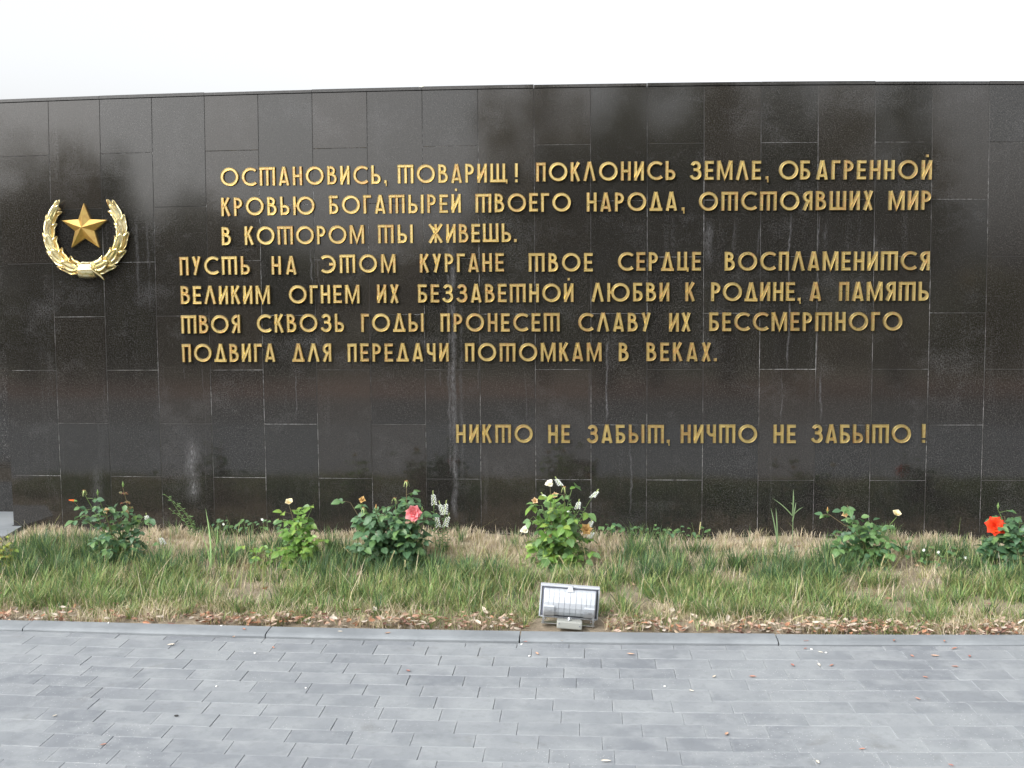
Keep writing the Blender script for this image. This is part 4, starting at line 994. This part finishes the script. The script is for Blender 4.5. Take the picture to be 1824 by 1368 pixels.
def rose(root, p, kind, rad, face=(0.05, -0.75, 0.65), layers=((3, 88, .34), (4, 78, .46), (5, 64, .60), (6, 47, .76), (7, 29, .90), (7, 8, 1.0)), tip=.12, seed=0, name="flower"):
    """flower head: a green hip carrying whorls of cupped petals"""
    p = Vector(p) - root.location; f = Vector(face).normalized()
    mb = MB(); mb.tube([p - f * rad * .30, p - f * rad * .1, p + f * rad * .05], rad * .10, rad * .20, 6)
    hip = mb.build(name, M['bud_green'], root)
    a = f.cross(Vector((0, 0, 1))); a = a.normalized() if a.length > .01 else Vector((1, 0, 0)); b = f.cross(a)
    rr = random.Random(seed)
    for li, (n, el, sc) in enumerate(layers):
        ph = rr.uniform(0, 6)
        for k in range(n):
            t_ = ph + 2 * math.pi * k / n + rr.uniform(-.12, .12); e = R(el + rr.uniform(-7, 7))
            rad_dir = a * math.cos(t_) + b * math.sin(t_)
            d = rad_dir * math.cos(e) + f * math.sin(e)
            s = rad * sc * rr.uniform(.9, 1.1)
            o = shared("petal", petals(kind, tip)[rr.randrange(3)], hip, p + rad_dir * rad * .04 * (li), orient(d, f), (s, s, s))
    return hip
def sepals(root, p, d=(0, 0, 1), L=.028, petal='dried', withered=True, seed=0):
    p = Vector(p) - root.location; rr = random.Random(seed)
    mb = MB(); mb.tube([p - Vector((0, 0, .010)), p - Vector((0, 0, .004)), p], .0028, .0052, 6)
    hd = mb.build("flower", M['bud_green'], root)
    for k in range(5):
        a = 2 * math.pi * k / 5 + rr.uniform(-.3, .3); dx, dy = math.cos(a), math.sin(a); mb = MB(); w = .0026
        pts = [(0.0, 0.0), (.35, .05), (.7, -.35), (.85, -.9)]
        vs = []
        for q, (r_, z) in enumerate(pts):
            c = p + Vector((dx * r_ * L * .7, dy * r_ * L * .7, z * L)); ww = w * (1 - q / 4.2)
            vs += [c + Vector((-dy, dx, 0)) * ww, c - Vector((-dy, dx, 0)) * ww]
        mb.add(vs, [(2 * i, 2 * i + 1, 2 * i + 3, 2 * i + 2) for i in range(3)]); mb.build("sepal", M['sepal'], hd)
    mb = MB()
    for k in range(9):
        a = rr.uniform(0, 6.28); r_ = rr.uniform(.002, .006); c = p + Vector((math.cos(a) * r_, math.sin(a) * r_, 0))
        mb.tube([c, c + Vector((math.cos(a) * .004, math.sin(a) * .004, rr.uniform(.003, .007)))], .0013, .0008, 4)
    mb.build("stamens", M['dried'], hd)
def bud(root, p, matk, d=(0, 0, 1), L=.024):
    p = Vector(p) - root.location; d = Vector(d).normalized(); mb = MB()
    mb.tube([p - d * L * .5, p - d * L * .35, p - d * L * .15, p], L * .10, L * .24, 7); h = mb.build("bud", M['bud_green'], root, smooth=True)
    mb = MB(); mb.tube([p - d * L * .02, p + d * L * .3, p + d * L * .6, p + d * L * .9], L * .25, L * .04, 7); mb.build("petal", M[matk], h, smooth=True)
    for s in range(3):
        a = s * 2.1; mb = MB(); e = Vector((math.cos(a), math.sin(a), 0)); c = p - d * L * .1 + e * L * .22
        mb.tube([c, c + (d * .6 + e * .35) * L * .8], L * .05, L * .01, 4); mb.build("sepal", M['bud_green'], h)

def cane_path(b, t, rr, n=6, sag=.0):
    b, t = Vector(b), Vector(t); pts = []
    side = Vector((rr.uniform(-1, 1), rr.uniform(-1, 1), 0)) * (t - b).length * .08
    for i in range(n + 1):
        u = i / n; p = b.lerp(t, u); 
        h = (t - b); flat = Vector((h.x, h.y, 0))
        p -= flat * (.35 * math.sin(math.pi * u) * .6)      # canes rise first, then arch outward
        p += side * math.sin(math.pi * u) + Vector((rr.uniform(-1, 1), rr.uniform(-1, 1), 0)) * .003
        pts.append(p)
    return pts
def compound(root, p, az, kinds, rr, size=.042, droop=.0, n5=True, counter=None):
    """rose leaf: petiole with three or five leaflets"""
    el = rr.uniform(-.15, .55) - droop; d = Vector((math.cos(az) * math.cos(el), math.sin(az) * math.cos(el), math.sin(el)))
    L = size * rr.uniform(1.0, 1.6); p = Vector(p); tip = p + d * L - Vector((0, 0, L * .12))
    mid = p + d * L * .55
    side = d.cross(Vector((0, 0, 1))).normalized()
    out = [(tip, d)]
    for s in (-1, 1): out.append((p.lerp(tip, .82), (d * .45 + side * s).normalized()))
    if n5:
        for s in (-1, 1): out.append((p.lerp(tip, .45), (d * .35 + side * s).normalized()))
    for q, dd in out:
        k = kinds[rr.randrange(len(kinds))]
        s = size * rr.uniform(.75, 1.15) * (1.12 if q == tip else .9)
        dd = dd + Vector((0, 0, rr.uniform(-.55, .15)))
        shared("leaf", LM[k][rr.randrange(4)], root, q - root.location, orient(dd, Vector((rr.uniform(-.4, .4), rr.uniform(-.9, .0), 1)), rr.uniform(-.4, .4)), (s, s, s))
        counter[0] += 1
    return [p, mid, tip]
def rose_bush(key, label, kinds, size, per, seed, leafcap=296, low=True, cane_r=.0028, name="rose_bush", cat="rose bush", start=.15, inner=170):
    base, tips = BUSHES[key]; rr = random.Random(seed); root = empty(name, (base[0], base[1], BED_Z)); tag(root, label, cat)
    cnt = [0]
    xs_t = [t_[0] for t_ in tips]; zs_t = [t_[2] for t_ in tips]; Hh = max(zs_t) - BED_Z
    fill = [] if key in ('A2', 'K', 'J') else [(rr.uniform(min(xs_t) * .8 + base[0] * .2, max(xs_t) * .8 + base[0] * .2), base[1] + rr.uniform(-.12, .10), BED_Z + Hh * rr.uniform(.22, .62), 'none') for _ in range(7)]
    tips = list(tips) + fill
    tot = sum((Vector(t_[:3]) - Vector(base)).length for t_ in tips); per = min(per, (leafcap - len(tips) * 3) / 4.2 / (1.55 * tot / .4)) if key not in ('A2', 'K', 'J') else per
    for ti, (x, y, z, ty) in enumerate(tips):
        if z < BED_Z + .03: z = BED_Z + .05
        b = Vector((base[0] + rr.uniform(-.02, .02), base[1] + rr.uniform(-.02, .02), BED_Z - .01)); t_ = Vector((x, y, z))
        pts = cane_path(b, t_ - Vector((0, 0, .012 if ty not in ('none',) else 0)), rr)
        mb = MB(); mb.tube([p - root.location for p in pts], cane_r, .0014, 5)
        Ln = (t_ - b).length; k = max(4, int(per * (2.3 if ty in ('sepals', 'leafbud') and key == 'E' else 1.55) * Ln / .4)); size_ = size
        az = rr.uniform(0, 6.28)
        for i in range(k):
            u = start + (1 - start) * (i + rr.uniform(.2, .8)) / k; 
            if ty != 'none' and u > .96: continue
            j = min(int(u * 6), 5); p = pts[j].lerp(pts[j + 1], u * 6 - j); az += 2.4 + rr.uniform(-.4, .4)
            if cnt[0] > leafcap: break
            ks = kinds
            if key == 'A2': ks = ['leaf_red'] if u > .72 else ['leaf_mid', 'leaf_red', 'leaf_light', 'leaf_mid']
            if ty == 'pink_low' and u > .8: ks = ['leaf_red', 'leaf_mid']
            path = compound(root, p, az, ks, rr, size * (1.05 if u < .6 else .82) * (.62 if key == 'A2' and u > .72 else 1), .1 if u > .5 else .3, n5=rr.random() < .6, counter=cnt)
            mb.tube([q - root.location for q in path], .0011, .0008, 4)
        if ty == 'none' and key != 'A2':
            path = compound(root, pts[-1], rr.uniform(3.6, 5.8), kinds, rr, size * .9, .1, n5=False, counter=cnt); mb.tube([q - root.location for q in path], .001, .0008, 4)
        mb.build("cane", M['stem_green'] if ti % 3 else M['stem_brown'], root)
        if ty == 'cream': rose(root, t_, 'p_cream', .024, (.1, -.6, .8), ((4, 75, .5), (5, 50, .75), (5, 28, 1.0)), .0, seed + ti)
        elif ty == 'white': rose(root, t_, 'p_white', .024, (-.3, -.6, .6), ((3, 65, .6), (4, 35, .9), (3, 10, 1.0)), .0, seed + ti)
        elif ty == 'peach': rose(root, t_, 'p_peach', .018, (rr.uniform(-.5, .2), -.7, .4), ((4, 70, .6), (5, 35, 1.0)), .0, seed + ti)
        elif ty == 'tan': rose(root, t_, 'p_tan', .027, (.1, -.85, .4), ((4, 62, .6), (6, 38, .85), (6, 12, 1.0)), .0, seed + ti)
        elif ty == 'pink_low': rose(root, t_, 'p_pink', .037, (0, -.88, .42), tip=.12, seed=seed + ti)
        elif ty == 'orange': rose(root, t_, 'p_orange', .041, (-.1, -.88, .42), tip=.16, seed=seed + ti)
        elif ty == 'sepals': sepals(root, t_, seed=seed + ti)
        elif ty == 'dried': rose(root, t_, 'p_tan' if key == 'D' else 'p_peach', .016, (0, -.5, .3), ((3, 50, .7), (4, 5, 1.0)), .3, seed + ti)
        elif ty == 'redbud': bud(root, t_, 'p_orange', (-.9, -.1, .15), .030)
        elif ty == 'bud': bud(root, t_, 'p_peach', (0, 0, 1), .022)
        elif ty in ('leafbud', 'redleaf'): bud(root, t_, 'bud_green', (0, 0, 1), .020)
    if fill:       # the small inner leaves of the bush, too many to pick apart
        mb = MB(); mt = MB(); xm = (min(xs_t) + max(xs_t)) / 2; wx_ = (max(xs_t) - min(xs_t)) / 2
        for _ in range(inner):
            v = rr.random() ** 1.3; hz = BED_Z + .02 + Hh * .72 * v; sp_ = wx_ * (.95 - .45 * v)
            c = Vector((base[0] * .5 + xm * .5 + rr.gauss(0, .48) * sp_, base[1] + rr.gauss(0, .06) + .02, hz)) - root.location
            dd = Vector((rr.uniform(-1, 1), rr.uniform(-1, .3), rr.uniform(-.6, .3))); sz = size * rr.uniform(.6, 1.05)
            q = orient(dd, Vector((rr.uniform(-.5, .5), rr.uniform(-.9, .2), 1)), rr.uniform(-.5, .5)).to_quaternion(); src = LM[kinds[0]][rr.randrange(4)]
            (mb if rr.random() < .6 else mt).add([c + q @ (vv.co * sz) for vv in src.vertices], [tuple(p_.vertices) for p_ in src.polygons])
        for b_, kk in ((mb, kinds[0]), (mt, kinds[1])):
            tag(b_.build("inner_foliage", M[kk], root, smooth=True), kind='stuff')
    return root
rose_bush('A', "leafy rose bush at left with one small red bud and a withered pale bloom", ['leaf_dark', 'leaf_mid', 'leaf_dark'], .042, 9, 5, inner=110)
rose_bush('A2', "tall single rose shoot with reddish young leaves beside the leafy bush at left", ['leaf_mid'], .034, 9, 6, cane_r=.0035, start=.35)
rose_bush('C', "light green rose bush topped by one small cream rose", ['leaf_light', 'leaf_light', 'leaf_mid'], .045, 9, 8, inner=120)
rose_bush('K', "low bright green rose seedling left of the cream rose bush", ['leaf_light', 'leaf_mid'], .032, 10, 9)
rose_bush('D', "dark green rose bush with shrivelled brown blooms, left of the pink rose", ['leaf_dark', 'leaf_dark', 'leaf_mid'], .048, 9, 12)
rose_bush('E', "tall dark green rose bush bearing one large pink rose", ['leaf_dark', 'leaf_dark', 'leaf_mid'], .049, 11, 14, inner=150)
rose_bush('G', "biggest rose bush, light green with several white and peach faded roses", ['leaf_light', 'leaf_mid', 'leaf_light', 'leaf_mid'], .050, 11, 16, 298, inner=190)
rose_bush('H', "wide rose bush right of centre with one cream rose on its right side", ['leaf_dark', 'leaf_mid', 'leaf_mid'], .045, 10, 18, inner=150)
rose_bush('I', "dark green rose bush at the right edge bearing a large orange-red rose", ['leaf_dark', 'leaf_dark', 'leaf_mid'], .047, 10, 22, 296, inner=220)
rose_bush('J', "yellowish green rose seedling at the left edge of the bed", ['leaf_yellow', 'leaf_light', 'leaf_yellow'], .028, 11, 25)

def spike_weed(key, label, seed, slim=True, flowers=True, hf=.075):
    base, tops = WEEDS[key]; rr = random.Random(seed); root = empty("toadflax" if flowers else "wild_weed", (base[0], base[1], BED_Z)); tag(root, label, "wildflower" if flowers else "weed")
    for ti, tp in enumerate(tops):
        b = Vector((base[0] + rr.uniform(-.02, .02), base[1] + rr.uniform(-.02, .02), BED_Z)); t_ = Vector(tp); pts = cane_path(b, t_, rr)
        mb = MB(); mb.tube([p - root.location for p in pts], .0018, .0009, 4); mb.build("stem", M['stem_green'], root)
        L = (t_ - b).length; n = int(L / .016)
        for i in range(n):
            u = (i + .5) / n * (0.75 if flowers else 1.0); j = min(int(u * 6), 5); p = pts[j].lerp(pts[j + 1], u * 6 - j); a = i * 2.4 + ti
            s = rr.uniform(.018, .030) * (1.1 - u * .4)
            shared("leaf", SLIM[rr.randrange(3)], root, p - root.location, orient(Vector((math.cos(a), math.sin(a), .5)), Vector((0, -.4, 1))), (s, s, s))
        if flowers:
            mb = MB(); tipg = MB(); Hs = min(hf, L * .45)
            for i in range(44):
                u = i / 44; p = t_ - (pts[-1] - pts[-2]).normalized() * Hs * u - root.location
                a = i * 2.4; r_ = .003 + .006 * u
                if u < .22: tipg.tube([p, p + Vector((math.cos(a) * .003, math.sin(a) * .003, .004))], .0016, .0008, 4); continue
                c = p + Vector((math.cos(a) * r_, math.sin(a) * r_, 0)); e = Vector((math.cos(a), math.sin(a), -.25)) * .006
                for s in (-1, 1):
                    sd_ = Vector((-math.sin(a), math.cos(a), .4)) * s * .0042
                    mb.add([c, c + e + sd_, c + e * 1.5 + sd_ * .4 + Vector((0, 0, -.002)), c + e * .6 + Vector((0, 0, .003))], [(0, 1, 2, 3)])
            tipg.tube([t_ - root.location, t_ - root.location - (pts[-1] - pts[-2]).normalized() * Hs], .0012, .0035, 5); tipg.build("spike_tip", M['sepal'], root); mb.build("floret_spike", M['floret'], root)
    return root
spike_weed('F', "white flower spikes growing just right of the pink rose", 31)
spike_weed('G2', "white flower spikes growing through the biggest pale rose bush", 33, hf=.05)
spike_weed('A3', "single white flower spike right of the reddish rose shoot", 35, hf=.05)
spike_weed('A4', "short white flower spike in the grass below the left rose shoot", 36, hf=.05)
spike_weed('B1', "branching green weed against the wall near its left end", 37, flowers=False)

# creeping low leaves with tiny white bells along the wall foot
def creeper(x0, x1, y0, y1, n, label, seed, nf):
    rr = random.Random(seed); root = empty("bindweed", ((x0 + x1) / 2, (y0 + y1) / 2, BED_Z)); tag(root, label, "bindweed")
    mb = MB()
    for i in range(n):
        p = Vector((rr.uniform(x0, x1), rr.uniform(y0, y1), BED_Z + rr.uniform(.03, .085))); b = Vector((p.x + rr.uniform(-.03, .03), p.y, BED_Z))
        mb.tube([b - root.location, p - root.location], .001, .0007, 4); s = rr.uniform(.02, .034)
        shared("leaf", LM['leaf_mid' if i % 3 else 'leaf_dark'][rr.randrange(4)], root, p - root.location, orient(Vector((rr.uniform(-1, 1), -.6, rr.uniform(-.3, .3))), Vector((0, -.5, 1))), (s, s, s))
    mb.build("runner", M['stem_green'], root)
    for i in range(nf):
        p = Vector((x0 + (x1 - x0) * (i + rr.uniform(.2, .8)) / nf, y0, BED_Z + rr.uniform(.06, .10))) - root.location; m2 = MB(); k = 8
        vs = [p] + [p + Vector((math.cos(2 * math.pi * q / k) * .0065 * (1 + .3 * (q % 2)), -.005, math.sin(2 * math.pi * q / k) * .007)) for q in range(k)]
        m2.add(vs, [(0, q + 1, (q + 1) % k + 1) for q in range(k)]); m2.build("bell", M['floret'], root)
creeper(1.20, 1.62, -.12, -.04, 46, "low bindweed with small white bells at the wall foot near the branching weed", 41, 2)
creeper(3.36, 3.95, -.16, -.05, 50, "low leafy bindweed at the wall foot right of the biggest rose bush", 42, 0)
creeper(4.85, 5.15, -.72, -.52, 30, "low bindweed with tiny white bells left of the orange-red rose", 43, 3)

# tall wild grasses
def ribbon(mb, a, b, w, bow=(0, 0, 0), n=6):
    a, b, bow = Vector(a), Vector(b), Vector(bow); vs = []
    for i in range(n + 1):
        u = i / n; p = a.lerp(b, u) + bow * math.sin(math.pi * u) * .5; ww = w * (1 - u ** 2.2) + .0004
        vs += [p + Vector((ww, 0, 0)), p - Vector((ww, 0, 0))]
    mb.add(vs, [(2 * i, 2 * i + 1, 2 * i + 3, 2 * i + 2) for i in range(n)])
base, tips = REED; root = empty("wild_reed", (4.37, -.18, BED_Z)); tag(root, "tall spindly reed-like grass standing against the wall right of centre", "wild grass")
gm = plain("reed_green", (.16, .24, .12), .5)
stalk_top = Vector((4.378, -.18, -2.16)); mb = MB(); mb.tube([Vector((4.372, -.18, BED_Z)) - root.location, stalk_top - root.location], .0022, .0012, 5); mb.build("stem", gm, root)
for i, tp in enumerate(tips):
    mb = MB(); s0 = Vector((4.372 if i not in (1, 5) else 4.30, -.18, BED_Z + (.03 + .03 * i if i not in (0, 2, 4) else .15))) if i not in (1, 5) else Vector((4.295, -.18, BED_Z))
    ribbon(mb, s0 - root.location, Vector(tp) - root.location, .0035, (0, -.02, .02)); mb.build("leaf", gm, root)
bs, t1, t2 = TALL; root = empty("wild_reed", (bs[0], bs[1], BED_Z)); tag(root, "tall bright green grass blade rising left of the cream rose bush", "wild grass")
for a, b, w in ((bs, t1, .0042), (bs, t2, .003), (bs, (t1[0] - .03, t1[1], t1[2] - .12), .0028)):
    mb = MB(); ribbon(mb, Vector((a[0], a[1], BED_Z)) - root.location, Vector(b) - root.location, w, (.02, 0, 0)); mb.build("leaf", plain("blade_green", (.13, .24, .06), .5), root)
# seed stalks
sm = plain("seed_stalk_pale", (.52, .47, .26), .7); proto = None
for i, (b, t_) in enumerate(STALKS):
    b = Vector((b[0], b[1], BED_Z)); t_ = Vector(t_); mb = MB(); d = t_ - b
    if d.length < .07: t_ = b + d.normalized() * .09 + Vector((0, 0, .03)); d = t_ - b
    bow = Vector((d.x * -.15, 0, .0)); pts = [b.lerp(t_, k / 6) + bow * math.sin(math.pi * k / 6) - b for k in range(7)]
    mb.tube(pts, .0013, .0009, 4); rr = random.Random(i)
    for k in range(16):
        u = .55 + .45 * k / 16; p = Vector((0, 0, 0)) + (b.lerp(t_, u) + bow * math.sin(math.pi * u) - b); e = Vector(((-1) ** k * .0035, rr.uniform(-.002, .002), .006))
        mb.tube([p, p + e], .0017, .0004, 4)
    o = mb.build("grass_stalk", sm, None, b); tag(o, "pale ripe grass stalk with a seed head standing in the green grass", "grass stalk", "ripe grass stalks in the bed")

# ============================================================ GLOBE BEHIND THE COPING, TREES MIRRORED IN THE WALL
bm = bmesh.new(); bmesh.ops.create_uvsphere(bm, u_segments=20, v_segments=12, radius=.022); bm.verts.index_update()
mb = MB(); mb.add([v.co[:] for v in bm.verts], [[v.index for v in f.verts] for f in bm.faces]); bm.free()
for v in range(0): pass
gl = empty("lamp_globe", (GLOBE[0], .12, GLOBE[2] - .006)); tag(gl, "small pale glass dome peeping over the coping of the wall", "lamp")
mb.build("dome", plain("pale_glass", (.78, .80, .66), .25), gl, smooth=True)
m2 = MB(); m2.cyl((0, 0, -.020), (0, 0, 1), .014, .016, 12); m2.build("socket", M['steel'], gl)

t = NT("tree_leaf"); rn = t.rnd(); n = t.noise(t.geo(), 1.1, 3, .6)
c = t.mix(n, (.14, .145, .055), (.29, .27, .12)); t.col(c); t.rough(.6)
tr = t.new("ShaderNodeBsdfTranslucent"); t.lk(c, tr.inputs[0]); mx = t.new("ShaderNodeMixShader"); mx.inputs[0].default_value = .3
t.lk(t.b.outputs[0], mx.inputs[1]); t.lk(tr.outputs[0], mx.inputs[2]); t.lk(mx.outputs[0], t.out.inputs[0]); M['tree_leaf'] = t.m
M['bark'] = plain("bark", (.09, .07, .05), .9)
def crown_mesh(seed, n=9000):
    r_ = np.random.RandomState(seed); nc = 34
    cc = r_.normal(0, 1, (nc, 3)); cc /= np.linalg.norm(cc, axis=1)[:, None]; cc *= r_.uniform(.25, .85, (nc, 1)) ; cr = r_.uniform(.18, .38, nc)
    k = r_.randint(nc, size=n); d = r_.normal(0, 1, (n, 3)); d /= np.linalg.norm(d, axis=1)[:, None]
    p = cc[k] + d * (cr[k] * r_.uniform(.3, 1.05, n))[:, None]; s = r_.uniform(.022, .05, n)
    u = r_.normal(0, 1, (n, 3)); u /= np.linalg.norm(u, axis=1)[:, None]; v = np.cross(u, r_.normal(0, 1, (n, 3))); v /= np.linalg.norm(v, axis=1)[:, None]
    V = np.stack([p - u * s[:, None], p + v * s[:, None] * .6, p + u * s[:, None], p - v * s[:, None] * .6], 1).reshape(-1, 3)
    me = bpy.data.meshes.new("crown"); me.from_pydata(V.tolist(), [], [(4 * i, 4 * i + 1, 4 * i + 2, 4 * i + 3) for i in range(n)]); me.materials.append(M['tree_leaf']); return me
CR = [crown_mesh(s) for s in (1, 2, 3)]; CS = [crown_mesh(s, 3600) for s in (4, 5, 6)]
TL = ["broad tree mirrored at the left end of the wall", "slender tree mirrored right of the wreath", "narrow tree mirrored above the first words of the inscription", "low tree mirrored beside the narrow one",
      "large tree mirrored above the word ПОКЛОНИСЬ", "biggest tree mirrored, above the word ЗЕМЛЕ", "large tree mirrored near the upper right of the wall", "tree mirrored beside the bright sky at the right end of the wall", "far low tree mirrored at the right end of the wall",
      "distant low tree mirrored behind the word ТЫ", "pale distant tree mirrored behind the word ЖИВЕШЬ in the third line", "distant tree mirrored just right of the narrow tree", "distant tree mirrored left of the large trees", "tree standing past the left end of the wall, behind the viewer", "tree standing past the right end of the wall, behind the viewer", "leafy tree mirrored just above the wreath", "tree with ragged top mirrored between the wreath and the slender tree", "squat tree mirrored in the bare stone just right of the wreath", "wider tree mirrored behind the letters КРО of the second line", "squat tree mirrored behind the word БОГАТЫРЕЙ", "low tree mirrored behind the word КОТОРОМ", "close tree mirrored above the word НАРОДА", "close tree mirrored above the comma after ЗЕМЛЕ"]
for i, (x, y, ztop, rw) in enumerate(TREES):
    gzb = base_z(y); H = ztop - gzb; rr = random.Random(i)
    root = empty("tree", (x, y, gzb)); tag(root, TL[i], "tree")
    ch = H * (.47 if i not in (2,) else .46)
    o = shared("crown", (CS if (4 <= i < 8) or i > 20 or i in (0, 1, 13, 15) else CR)[i % 3], root, (0, 0, H - ch), (0, 0, rr.uniform(0, 6)), (rw * .62 * (1.25 if (4 <= i < 8) or i > 20 else 1), rw * .62, ch))
    mb = MB(); mb.tube([(0, 0, -.2), (.05, 0, H * .3), (-.05, .05, H * .65)], H * .028, H * .010, 8)
    for k in range(5):
        a = k * 1.3; mb.tube([(0, 0, H * (.25 + .07 * k)), (math.cos(a) * rw * .3, math.sin(a) * rw * .3, H * (.42 + .08 * k))], H * .010, H * .004, 5)
    mb.build("trunk", M['bark'], root)
# hedge line closing the view behind the forecourt
def hedge(nm, x0, x1, y, h, seed, label):
    r_ = np.random.RandomState(seed); n = int((x1 - x0) * 260); p = np.stack([r_.uniform(x0, x1, n), y + r_.normal(0, .5, n), r_.uniform(0, 1, n) ** .8], 1)
    hh = h * (.75 + .25 * np.sin(p[:, 0] * 1.1 + seed) * np.sin(p[:, 0] * .37)); p[:, 2] = base_z(y) + p[:, 2] * hh; s = r_.uniform(.09, .2, n)
    u = r_.normal(0, 1, (n, 3)); u /= np.linalg.norm(u, axis=1)[:, None]; v = np.cross(u, r_.normal(0, 1, (n, 3))); v /= np.linalg.norm(v, axis=1)[:, None]
    V = np.stack([p - u * s[:, None], p + v * s[:, None] * .6, p + u * s[:, None], p - v * s[:, None] * .6], 1).reshape(-1, 3)
    me = bpy.data.meshes.new(nm); me.from_pydata(V.tolist(), [], [(4 * i, 4 * i + 1, 4 * i + 2, 4 * i + 3) for i in range(n)]); me.materials.append(M['tree_leaf']); o = bpy.data.objects.new(nm, me); link(o); tag(o, label, "hedge")
hedge("hedge", -26, 34, -32, 1.7, 7, "long dark hedge across the far side of the forecourt, mirrored behind the text")
hedge("hedge", -60, 75, -78, 5.0, 9, "taller far hedge row closing the view, mirrored just above the lower one")
# a red parasol and two added pillars, their ochre imitating warm lit streaks, far across the forecourt, seen only as reflections
px_, py_ = -17.2, -60.0; zb = base_z(py_); root = empty("parasol", (px_, py_, zb)); tag(root, "red parasol mirrored low in the wall below the wreath", "parasol")
mb = MB(); zc = -1.22 - zb; root.location.x = -23.05; nseg = 10; vs = [(0, 0, zc + .30)] + [(1.15 * math.cos(2 * math.pi * k / nseg), 1.15 * math.sin(2 * math.pi * k / nseg), zc) for k in range(nseg)] + [(1.15 * math.cos(2 * math.pi * k / nseg), 1.15 * math.sin(2 * math.pi * k / nseg), zc - .15) for k in range(nseg)]
mb.add(vs, [(0, k + 1, (k + 1) % nseg + 1) for k in range(nseg)] + [(k + 1, nseg + k + 1, nseg + (k + 1) % nseg + 1, (k + 1) % nseg + 1) for k in range(nseg)])
mb.build("canopy", plain("red_cloth", (.65, .03, .02), .7), root); mb = MB(); mb.tube([(0, 0, 0), (0, 0, zc + .28)], .03, .03, 6); mb.build("pole", M['steel'], root)
oc = plain("warm_lit_ochre", (.80, .50, .20), .8)
for i, (x, w_, lb) in enumerate(((19.85, .26, "wider added pillar coloured as a warm lit streak, mirrored near the right end of the wall"), (20.75, .14, "slim added pillar coloured as a warm lit streak, mirrored near the right end of the wall"))):
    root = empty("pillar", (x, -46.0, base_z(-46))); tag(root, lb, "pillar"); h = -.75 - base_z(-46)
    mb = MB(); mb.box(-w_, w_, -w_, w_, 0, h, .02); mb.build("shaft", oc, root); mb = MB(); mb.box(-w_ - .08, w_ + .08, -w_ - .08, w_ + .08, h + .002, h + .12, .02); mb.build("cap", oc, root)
